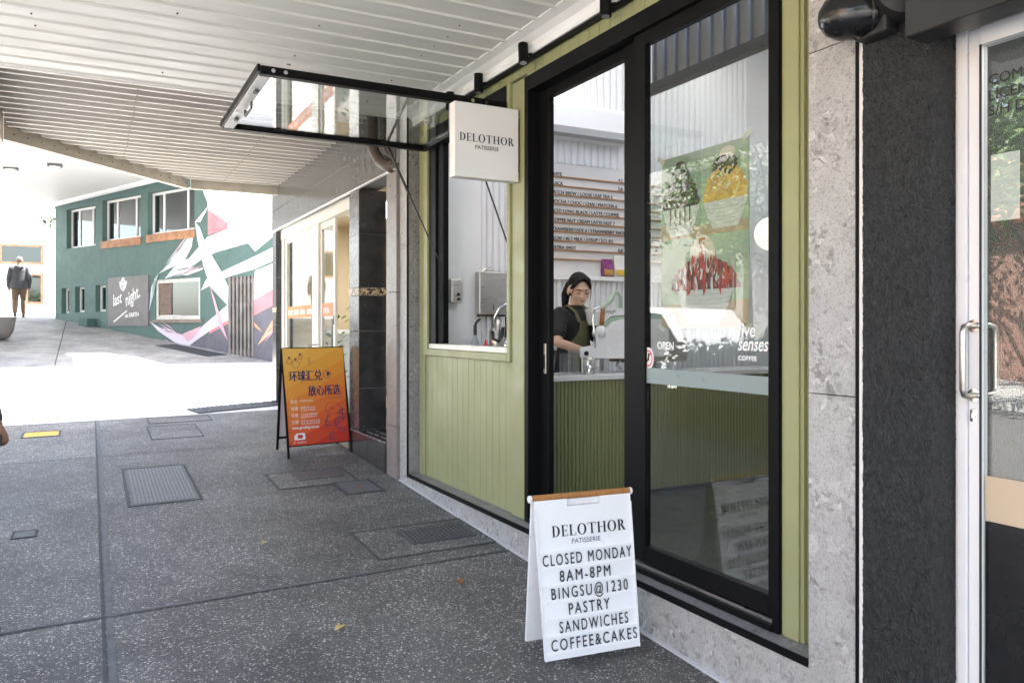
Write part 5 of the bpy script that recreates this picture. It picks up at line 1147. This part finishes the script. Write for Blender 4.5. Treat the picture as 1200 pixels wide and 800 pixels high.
tree('leafy street tree far along the opposite kerb', -10.4, 22.5, 6.5, 2.6, seed=5); tree('leafy tree across the road opposite the white door', -8.5, 1.0, 5.6, 2.3, seed=8)
tree('small yellow green tree behind the corner of the green building', -.55, 32.5, 5.2, 1.3, 1400, .12, seed=6)
tree('leafy street tree at the kerb behind the viewer', -3.6, -9, 6.0, 2.2, seed=9)
for k_, (x_, y_, h_, lb_) in enumerate(((-12.2, 10.5, 7.2, 'tall leafy tree in front of the brick wall across the road'), (-12.4, 17.5, 7.4, 'tall leafy tree in front of the grey building across the road'), (-11.8, 5.0, 6.6, 'leafy tree at the corner of the brick wall across the road'))): tree(lb_, x_, y_, h_, 2.7, nleaf=3200, seed=30+k_)
random.seed(21)
for i, (y0, y1, lb) in enumerate(((5.6, 8.2, 'kerbside planter box of leafy shrubs, nearer the shop'), (8.8, 11.0, 'kerbside planter box of leafy shrubs toward the driveway'), (1.0, 3.6, 'kerbside planter box of leafy shrubs level with the viewer'))):
    t = thing('kerb_planter', lb, 'planter', (-1.95, (y0+y1)/2, gz(-1.95, y0)), 'planter boxes along the kerb')
    z0 = gz(-1.95, y0)-.02; BX('box', M('planter_timber', (.22, .2, .18), .8, var=.3, vs=5), t, -2.2, -1.7, y0, y1, z0, z0+.62)
    leafmesh('shrubs', [((-1.95+random.uniform(-.12, .12), y0+.2+(y1-y0-.4)*k/7, z0+.92+random.uniform(-.05, .3)), .34) for k in range(8)], 2400, .065, LEAF, t)
pb_ = thing('bowl_planter', 'bronze bowl planter cut by the left edge of the photo', 'planter', (-1.9, 21.4, gz(-1.9, 21.4)))
z0 = gz(-1.9, 21.4); mb = MB(); mb.lathe([(.20, z0+.005), (.30, z0+.06), (.38, z0+.22), (.42, z0+.48), (.435, z0+.52), (.40, z0+.52), (.37, z0+.40), (.2, z0+.38)], (-1.93, 21.4, 0), 32); mb.build('bowl', M('bronze_grey', (.16, .14, .125), .6, var=.15), pb_, smooth=True)
mb = MB(); mb.lathe([(.37, z0+.41), (.2, z0+.46), (.02, z0+.47)], (-1.93, 21.4, 0), 20); mb.build('soil', BARK, pb_)

# ------------------------------------------------------------------ across the road: brick shop, white shop, parked car
def opp(lb, y0, y1, h, m, roof, wins):
    z0 = gz(-14, (y0+y1)/2)-.5; t = thing('opposite_building', lb, 'building', (-14.5, (y0+y1)/2, z0))
    mb = MB(); mb.box(-22, -14.3, y0, y1, z0, z0+h); mb.build('wall', m, t)
    if roof: mb = MB(); mb.prism([(-13.8, y0-.4, z0+h), (-13.8, y1+.4, z0+h), (-18, y1+.4, z0+h+2.4), (-18, y0-.4, z0+h+2.4)], (-.05, 0, -.12)); mb.build('roof', ROOF, t)
    for a0, a1, b0, b1 in wins:
        f = BX('window', BROWN, t, -14.29, -14.22, a0, a1, z0+b0, z0+b1); BX('pane', GLASSD, f, -14.215, -14.20, a0+.1, a1-.1, z0+b0+.1, z0+b1-.1)
opp('red brick building with terracotta roof across the road', 3, 13.5, 4.4, BRICK, 1, [(4.5, 6, 1.6, 3.2)])
opp('grey rendered building across the road', 14.5, 30, 7.5, M('grey_render', (.33, .32, .30), .8), 0, [(16, 18, 1.4, 3.3), (20, 22.5, 1.4, 3.3), (16, 18, 4.8, 6.4), (20, 22.5, 4.8, 6.4)])
opp('cream shop with terracotta roof across the road behind the viewer', -12, 2, 5, BEIGE, 1, [(-9, -6, 1.2, 3), (-3, 0, 1.2, 3)])
wm = MB(); wm.box(-14.2, -14.15, 7.2, 9.8, 2.3, 3.8); tag(wm.build('wall_mural', M('blue_mural', (.45, .62, .70), .6, var=.25, vs=1.2)), 'pale blue and green painted panel on the brick wall across the road', 'mural')
car = thing('parked_car', 'white parked car at the near kerb beyond the planter boxes, seen in the door glass', 'car', (-4.25, 11.0, gz(-4.25, 11.0)-.13))
cz0 = gz(-4.25, 11.0)-.13; CX, CY = -4.25, 11.0
prof = [(-2.1, .35), (-2.12, .62), (-2.0, .82), (-1.2, .95), (-.6, 1.62), (.9, 1.70), (1.85, 1.60), (2.05, 1.0), (2.08, .45), (1.95, .3), (-1.95, .3)]
mb = MB(); rings = []
for xo, k in ((-.84, .93), (-.80, 1), (.80, 1), (.84, .93)): rings.append([(CX+xo*(1 if zz < 1 else .86), CY+yy*k, cz0+(zz-.6)*k+.6) for yy, zz in prof])
mb.loft(rings); mb.build('body', M('car_white', (.76, .76, .76), .15, var=.02), car)
DG = M('car_glass', (.02, .025, .03), .08)
for s in (-1, 1):
    mb = MB(); X0 = CX+s*.775; mb.prism([(X0+s*.035, CY+yy, cz0+zz) for yy, zz in ((-1.0, 1.02), (-.52, 1.54), (.15, 1.60), (.15, 1.02))], (s*.02, 0, 0)); mb.prism([(X0+s*.035, CY+yy, cz0+zz) for yy, zz in ((.22, 1.02), (.22, 1.60), (1.1, 1.60), (1.6, 1.52), (1.7, 1.05))], (s*.02, 0, 0)); mb.build('side_window', DG, car)
    for yy in (-1.3, 1.28):
        w_ = MB(); w_.cyl((CX+s*.66, CY+yy, cz0+.32), (CX+s*.87, CY+yy, cz0+.32), .32, n=28); wo = w_.build('wheel', INK, car, smooth=True, auto=True)
        w_ = MB(); w_.cyl((CX+s*.871, CY+yy, cz0+.32), (CX+s*.885, CY+yy, cz0+.32), .21, n=20); w_.build('rim', STEEL, wo)

# ------------------------------------------------------------------ people
def remesh(mb, vox, sm=2):
    me = bpy.data.meshes.new('tmp'); bmesh.ops.recalc_face_normals(mb.bm, faces=mb.bm.faces); mb.bm.to_mesh(me); mb.bm.free()
    o = bpy.data.objects.new('tmp', me); COL.objects.link(o)
    r = o.modifiers.new('r', 'REMESH'); r.mode = 'VOXEL'; r.voxel_size = vox
    s = o.modifiers.new('s', 'SMOOTH'); s.iterations = sm; s.factor = .5
    dg = bpy.context.evaluated_depsgraph_get(); dg.update()
    m2 = bpy.data.meshes.new_from_object(o.evaluated_get(dg)); bpy.data.objects.remove(o); bpy.data.meshes.remove(me)
    out_ = MB(); out_.bm.from_mesh(m2); bpy.data.meshes.remove(m2)
    for f in out_.bm.faces: f.smooth = True; f.material_index = 0
    return out_
def limb(mb, pts, rad, n=12): # rounded ends
    pts = [Vector(p) for p in pts]; a = (pts[0]-pts[1]).normalized(); b_ = (pts[-1]-pts[-2]).normalized(); r0, r1 = rad[0], rad[-1]
    P = [pts[0]+a*r0*.9, pts[0]+a*r0*.55]+pts+[pts[-1]+b_*r1*.55, pts[-1]+b_*r1*.9]; mb.tube(P, [r0*.25, r0*.8]+list(rad)+[r1*.8, r1*.25], n)
def torso(mb, rings, side):
    S = Vector(side).normalized()
    R_ = []
    for i, (c, a, b_) in enumerate(rings):
        c = Vector(c); F = Vector((S.y, -S.x, 0)); R_.append([c+S*a*cos(2*pi*k/20)+F*b_*sin(2*pi*k/20) for k in range(20)])
    mb.loft(R_)
def hand(mb, wrist, d, side, up, s=1.0, curl=.5):
    """palm plus five unequal bent fingers; d = direction of the hand, side = towards the thumb, up = back of hand"""
    W_, d, sd, up = Vector(wrist), Vector(d).normalized(), Vector(side).normalized(), Vector(up).normalized()
    limb(mb, [W_, W_+d*.045*s, W_+d*.08*s], [.022*s, .030*s, .030*s])
    mb.ball(W_+d*.05*s+sd*.012*s, .026*s, n=10, m=8); mb.ball(W_+d*.05*s-sd*.014*s, .024*s, n=10, m=8)
    for k, (o_, L) in enumerate(((.026, .068), (.009, .076), (-.009, .070), (-.026, .056))):
        b0 = W_+d*.08*s+sd*o_*s; c1 = b0+(d*(1-curl*.4)-up*curl*.6).normalized()*L*.5*s; c2 = c1+(d*(1-curl*1.1)-up*curl*1.3).normalized()*L*.3*s; c3 = c2+(d*(1-curl*1.9)-up*curl*1.4).normalized()*L*.22*s
        limb(mb, [b0-d*.01*s, b0, c1, c2, c3], [.010*s, .0095*s, .009*s, .008*s, .007*s], 8)
    t0 = W_+d*.03*s+sd*.024*s; limb(mb, [t0, t0+(d*.6+sd*.7-up*.3).normalized()*.035*s, t0+(d*.85+sd*.55-up*.5).normalized()*.068*s], [.013*s, .011*s, .008*s], 8)
def head(mb, c, f, s=1.0, pitch=0):
    """c = head centre; f = facing (unit, horizontal); adds skull, jaw, nose, lips, brow, ears"""
    f = Vector(f).normalized(); r_ = Vector((f.y, -f.x, 0)); u = Vector((0, 0, 1))
    F = (f*cos(pitch)-u*sin(pitch)); U = (u*cos(pitch)+f*sin(pitch)); c = Vector(c)
    def P(x, y, z): return c+(r_*x+F*y+U*z)*s
    def bl(p, rx, ry, rz):
        n, m = 16, 10; p = Vector(p)
        mb.loft([[p+(r_*rx*sin(a)*cos(2*pi*k/n)+F*ry*sin(a)*sin(2*pi*k/n)-U*rz*cos(a))*s for k in range(n)] for a in [max(.03, min(pi-.03, pi*j/m)) for j in range(m+1)]])
    bl(P(0, -.012, .025), .074, .092, .088); bl(P(0, .028, -.03), .060, .062, .075); bl(P(0, .052, -.078), .030, .030, .026)
    bl(P(0, .085, -.022), .012, .018, .022); bl(P(0, .090, -.034), .015, .014, .010); bl(P(0, .079, -.060), .022, .012, .008); bl(P(0, .076, .022), .05, .016, .010)
    bl(P(.076, -.012, -.012), .010, .020, .030); bl(P(-.076, -.012, -.012), .010, .020, .030); bl(P(.034, .06, -.03), .024, .022, .022); bl(P(-.034, .06, -.03), .024, .022, .022)
    return P, bl
def legs(mb, hips, knees, ankles, k=1.0, inf=0):
    for h, kn, an in zip(hips, knees, ankles): limb(mb, [h, Vector(h)*.5+Vector(kn)*.5, kn, Vector(kn)*.6+Vector(an)*.4, an], [.088*k+inf, .078*k+inf, .056*k+inf, .056*k+inf, .038*k+inf])
def shoe(p, f, m, parent):
    mb = MB(); f = Vector(f).normalized(); p = Vector(p); sd = Vector((f.y, -f.x, 0)); R_ = []
    for t_, w_, h in ((-.07, .030, .07), (-.05, .040, .09), (.0, .042, .09), (.08, .046, .06), (.15, .044, .045), (.19, .022, .03)):
        c = p+f*t_; R_.append([c-sd*w_, c+sd*w_, c+sd*w_*.8+Vector((0, 0, h)), c-sd*w_*.8+Vector((0, 0, h))])
    mb.loft(R_); mb.build('shoe', m, parent, smooth=True, auto=True)
def V(*a): return Vector(a)

# barista behind the counter
BXo, BYo, BZ = 3.37, 5.30, FL
f = V(.30, -.95, 0).normalized(); r_ = V(f.y, -f.x, 0); fh = V(-.26, -.96, 0).normalized()
ba = thing('person', 'barista in black t-shirt and olive apron looking down at the coffee machine', 'person', (BXo, BYo, BZ))
O = V(BXo, BYo, BZ)
def B(x, y, z): return O+r_*x+f*y+V(0, 0, z)
hc = B(-.005, .075, 1.535)
mb = MB()
torso(mb, [(B(0, 0, .86), .15, .10), (B(0, 0, .95), .155, .105), (B(0, .01, 1.08), .125, .09), (B(0, .02, 1.22), .145, .10), (B(0, .02, 1.33), .155, .085), (B(0, .02, 1.38), .10, .06), (B(0, .03, 1.41), .05, .048)], r_)
limb(mb, [B(0, .02, 1.36), B(0, .04, 1.42), B(0, .055, 1.48)], [.050, .046, .048])
elR, wrR = V(3.135, 5.13, 1.475), V(3.34, 5.045, 1.405); shR, shL = B(.155, .015, 1.345), B(-.155, .015, 1.345)
elL, wrL = B(-.21, .12, 1.10), B(-.10, .30, 1.06)
limb(mb, [shR, (shR+elR)/2, elR], [.047, .043, .037]); limb(mb, [elR, elR*.6+wrR*.4, wrR], [.037, .036, .026]); hand(mb, wrR, wrR-elR, V(0, -.3, 1), V(-.2, -1, .2), .9, .55)
limb(mb, [shL, (shL+elL)/2, elL], [.047, .043, .037]); limb(mb, [elL, elL*.6+wrL*.4, wrL], [.037, .036, .026]); hand(mb, wrL, wrL-elL, r_, V(0, 0, 1), .9, .5)
hipz = .86; legs(mb, [B(.085, 0, hipz), B(-.085, 0, hipz)], [B(.09, .02, .46), B(-.09, .02, .46)], [B(.09, -.01, .08), B(-.09, -.01, .08)], .95)
P, bl = head(mb, hc, fh, 1.10, .28)
body = remesh(mb, .0065, 2).build('body', SKIN, ba)
P, bl = head(MB(), hc, fh, 1.10, .28); rh = V(fh.y, -fh.x, 0)
eye = MB()
def el3(mb, p, a, b_, c_, rx, ry, rz, n=12, m=8): mb.loft([[Vector(p)+a*rx*sin(t_)*cos(2*pi*k/n)+b_*ry*sin(t_)*sin(2*pi*k/n)-c_*rz*cos(t_) for k in range(n)] for t_ in [max(.03, min(pi-.03, pi*j/m)) for j in range(m+1)]])
Fp = fh*cos(.28)-V(0, 0, 1)*sin(.28); Up = V(0, 0, 1)*cos(.28)+fh*sin(.28)
for q in (-1, 1):
    el3(eye, P(q*.031, .083, -.006), rh, Fp, Up, .016, .007, .003)
    eye.tube([P(q*.014, .094, .018), P(q*.032, .092, .023), P(q*.050, .078, .017)], [.0028, .0032, .0015], 6)
eye.build('eyes', HAIR, ba, smooth=True)
lp = MB(); el3(lp, P(0, .091, -.060), rh, Fp, Up, .019, .006, .005); lp.build('lips', M('lip', (.42, .13, .11), .4), ba, smooth=True)
hr = MB()
el3(hr, P(0, -.022, .046), rh, Fp, Up, .083, .100, .088, 24, 14)
for q in (-1, 1):
    el3(hr, P(q*.056, -.045, .005), rh, Fp, Up, .028, .052, .068)
    el3(hr, P(q*.044, .010, .066), rh, Fp, Up, .036, .052, .040)
    hr.tube([P(q*.004, .062, .098), P(q*.032, .074, .082), P(q*.058, .058, .052), P(q*.074, .028, .015)], [.012, .014, .014, .010], 10)
    hr.tube([P(q*.050, .072, .060), P(q*.066, .066, .015), P(q*.071, .058, -.035), P(q*.068, .054, -.080)], [.006, .005, .004, .002], 8)
hr.tube([P(.0, -.10, .03), P(.03, -.135, .0), P(.055, -.14, -.07), P(.06, -.12, -.15), P(.05, -.10, -.21)], [.035, .040, .036, .026, .008], 12)
hr = remesh(hr, .0055, 1); hr.build('hair', HAIR, ba)
ts_ = MB()
torso(ts_, [(B(0, 0, .90), .165, .118), (B(0, .01, 1.06), .142, .108), (B(0, .02, 1.22), .160, .118), (B(0, .02, 1.33), .172, .104), (B(0, .02, 1.385), .115, .075), (B(0, .028, 1.415), .066, .062)], r_)
for sh_, el_ in ((shR, elR), (shL, elL)): limb(ts_, [sh_, sh_*.55+el_*.45, sh_*.30+el_*.70], [.063, .060, .060])
remesh(ts_, .008, 2).build('tshirt', TSHIRT, ba)
ap = MB(); R_ = []
for z, wv, d in ((.45, .20, .15), (.8, .19, .145), (1.0, .165, .128), (1.08, .155, .122), (1.20, .11, .136), (1.29, .085, .128)):
    ring = [B(wv*sin(t_), .018+d*cos(t_)*(1 if z > .6 else 1.05), z) for t_ in [(-1.0+2.0*k/10) for k in range(11)]]
    R_.append(ring+[p-f*.008 for p in ring[::-1]])
ap.loft(R_); 
for s in (-1, 1): ap.tube([B(s*.075, .145, 1.285), B(s*.085, .115, 1.36), B(s*.095, .04, 1.415), B(s*.08, -.06, 1.38), B(s*.03, -.10, 1.25)], .016, 8, flat=.35)
ap.build('apron', APRON, ba, smooth=True, auto=True)
tr2 = MB(); torso(tr2, [(B(0, 0, .80), .165, .118), (B(0, 0, .90), .160, .114), (B(0, 0, .96), .155, .11)], r_); legs(tr2, [B(.085, 0, hipz), B(-.085, 0, hipz)], [B(.09, .02, .46), B(-.09, .02, .46)], [B(.09, -.01, .10), B(-.09, -.01, .10)], .95, .014)
remesh(tr2, .012, 2).build('trousers', TSHIRT, ba)
for s in (-1, 1): shoe(B(s*.09, -.01, .002), f, INK, ba)

# man walking away under the far awning
MX, MY = -1.80, 26.6; MZ = gz(MX, MY); f = V(-.05, 1, 0).normalized(); r_ = V(f.y, -f.x, 0); O = V(MX, MY, MZ)
mn_ = thing('person', 'grey haired man in charcoal jacket and tan trousers walking away', 'person', (MX, MY, MZ))
mb = MB(); hips = [B(.09, 0, .9), B(-.09, 0, .9)]; kn = [B(.10, .14, .50), B(-.10, .02, .48)]; an = [B(.10, .16, .09), B(-.10, -.20, .12)]
torso(mb, [(B(0, 0, .88), .16, .11), (B(0, 0, 1.1), .15, .11), (B(0, .02, 1.32), .18, .11), (B(0, .02, 1.42), .12, .08), (B(0, .03, 1.47), .055, .055)], r_)
limb(mb, [B(0, .03, 1.45), B(0, .05, 1.53)], [.055, .055]); legs(mb, hips, kn, an)
arms = []
for s, ey, wy in ((1, -.06, .05), (-1, -.02, .10)):
    a, b_, c_ = B(s*.19, .0, 1.38), B(s*.25, ey, 1.10), B(s*.25, wy, .86); arms.append((a, b_, c_)); limb(mb, [a, b_], [.05, .042]); limb(mb, [b_, c_], [.042, .03]); hand(mb, c_, c_-b_, f, r_*s, 1, .6)
head(mb, B(0, .07, 1.62), f, 1.08, .1); remesh(mb, .010, 2).build('body', SKIN2, mn_)
P, bl = head(MB(), B(0, .07, 1.62), f, 1.08, .1); hr = MB(); el3(hr, P(0, -.025, .035), r_, f, V(0, 0, 1), .080, .088, .080, 20, 12); hr.build('hair', GREYHAIR, mn_, smooth=True)
jk = MB(); torso(jk, [(B(0, 0, .80), .23, .16), (B(0, 0, .95), .225, .155), (B(0, .01, 1.15), .215, .15), (B(0, .02, 1.34), .225, .145), (B(0, .02, 1.43), .15, .11), (B(0, .03, 1.50), .085, .085)], r_)
for a, b_, c_ in arms: limb(jk, [a, b_], [.078, .07]); limb(jk, [b_, c_*.95+b_*.05], [.07, .056])
jk.tube([B(-.10, -.09, 1.44), B(0, -.13, 1.41), B(.10, -.09, 1.44)], [.04, .06, .04], 10); remesh(jk, .014, 2).build('jacket', JACKET, mn_)
tr3 = MB(); torso(tr3, [(B(0, 0, .82), .17, .125), (B(0, 0, 1.0), .165, .12)], r_); legs(tr3, hips, kn, [a+V(0, 0, .02) for a in an], 1, .02); remesh(tr3, .014, 2).build('trousers', TROUS, mn_)
shoe(B(.10, .15, .003), f, INK, mn_); shoe(B(-.10, -.20, .012), f, INK, mn_)

# passer-by cut by the left edge: only a sleeve and hand are in frame
QX, QY = -.72, 5.25; QZ = gz(QX, QY); f = V(.1, -1, 0).normalized(); r_ = V(f.y, -f.x, 0); O = V(QX, QY, QZ)
qb = thing('person', 'passer-by in grey sleeve at the left edge, hand holding a phone', 'person', (QX, QY, QZ))
mb = MB(); hips = [B(.09, 0, .9), B(-.09, 0, .9)]; kn = [B(.10, .06, .50), B(-.10, .06, .50)]; an = [B(.10, .02, .09), B(-.10, -.04, .09)]
torso(mb, [(B(0, 0, .88), .16, .11), (B(0, 0, 1.1), .15, .11), (B(0, .02, 1.32), .18, .11), (B(0, .02, 1.42), .12, .08), (B(0, .03, 1.47), .055, .055)], r_)
limb(mb, [B(0, .03, 1.45), B(0, .05, 1.53)], [.055, .055]); legs(mb, hips, kn, an); arms = []
for s, c_ in ((1, B(.25, .10, .84)), (-1, V(-.458, 5.20, QZ+.875))):
    a, b_ = B(s*.19, .0, 1.38), (B(.25, -.06, 1.10) if s == 1 else V(-.535, 5.33, QZ+1.10)); arms.append((a, b_, c_)); limb(mb, [a, b_], [.05, .042]); limb(mb, [b_, c_], [.042, .031]); hand(mb, c_, c_-b_, f, r_*s, 1.2, .85)
head(mb, B(0, .07, 1.62), f, 1.08, .1); remesh(mb, .007, 2).build('body', SKIN2, qb)
P, bl = head(MB(), B(0, .07, 1.62), f, 1.08, .1); hr = MB(); el3(hr, P(0, -.025, .035), r_, f, V(0, 0, 1), .080, .088, .080, 20, 12); hr.build('hair', HAIR, qb, smooth=True)
jk = MB(); torso(jk, [(B(0, 0, .84), .19, .14), (B(0, .01, 1.15), .18, .135), (B(0, .02, 1.34), .205, .13), (B(0, .02, 1.43), .14, .10), (B(0, .03, 1.49), .08, .08)], r_)
for a, b_, c_ in arms: limb(jk, [a, b_], [.068, .058]); limb(jk, [b_, c_*.86+b_*.14], [.058, .042])
remesh(jk, .012, 2).build('jumper', JACKET, qb)
tr3 = MB(); torso(tr3, [(B(0, 0, .82), .17, .125), (B(0, 0, 1.0), .165, .12)], r_); legs(tr3, hips, kn, [a+V(0, 0, .02) for a in an], 1, .02); remesh(tr3, .014, 2).build('trousers', DENIM, qb)
shoe(B(.10, .02, .003), f, INK, qb); shoe(B(-.10, -.04, .003), f, INK, qb)
ph = MB(); hp = V(-.432, 5.17, QZ+.80); ph.box(hp.x-.004, hp.x+.006, hp.y-.075, hp.y+.03, hp.z-.03, hp.z+.035, bev=.003); tag(ph.build('phone', INK), 'black phone held in the hand of the passer-by at the left edge', 'phone')
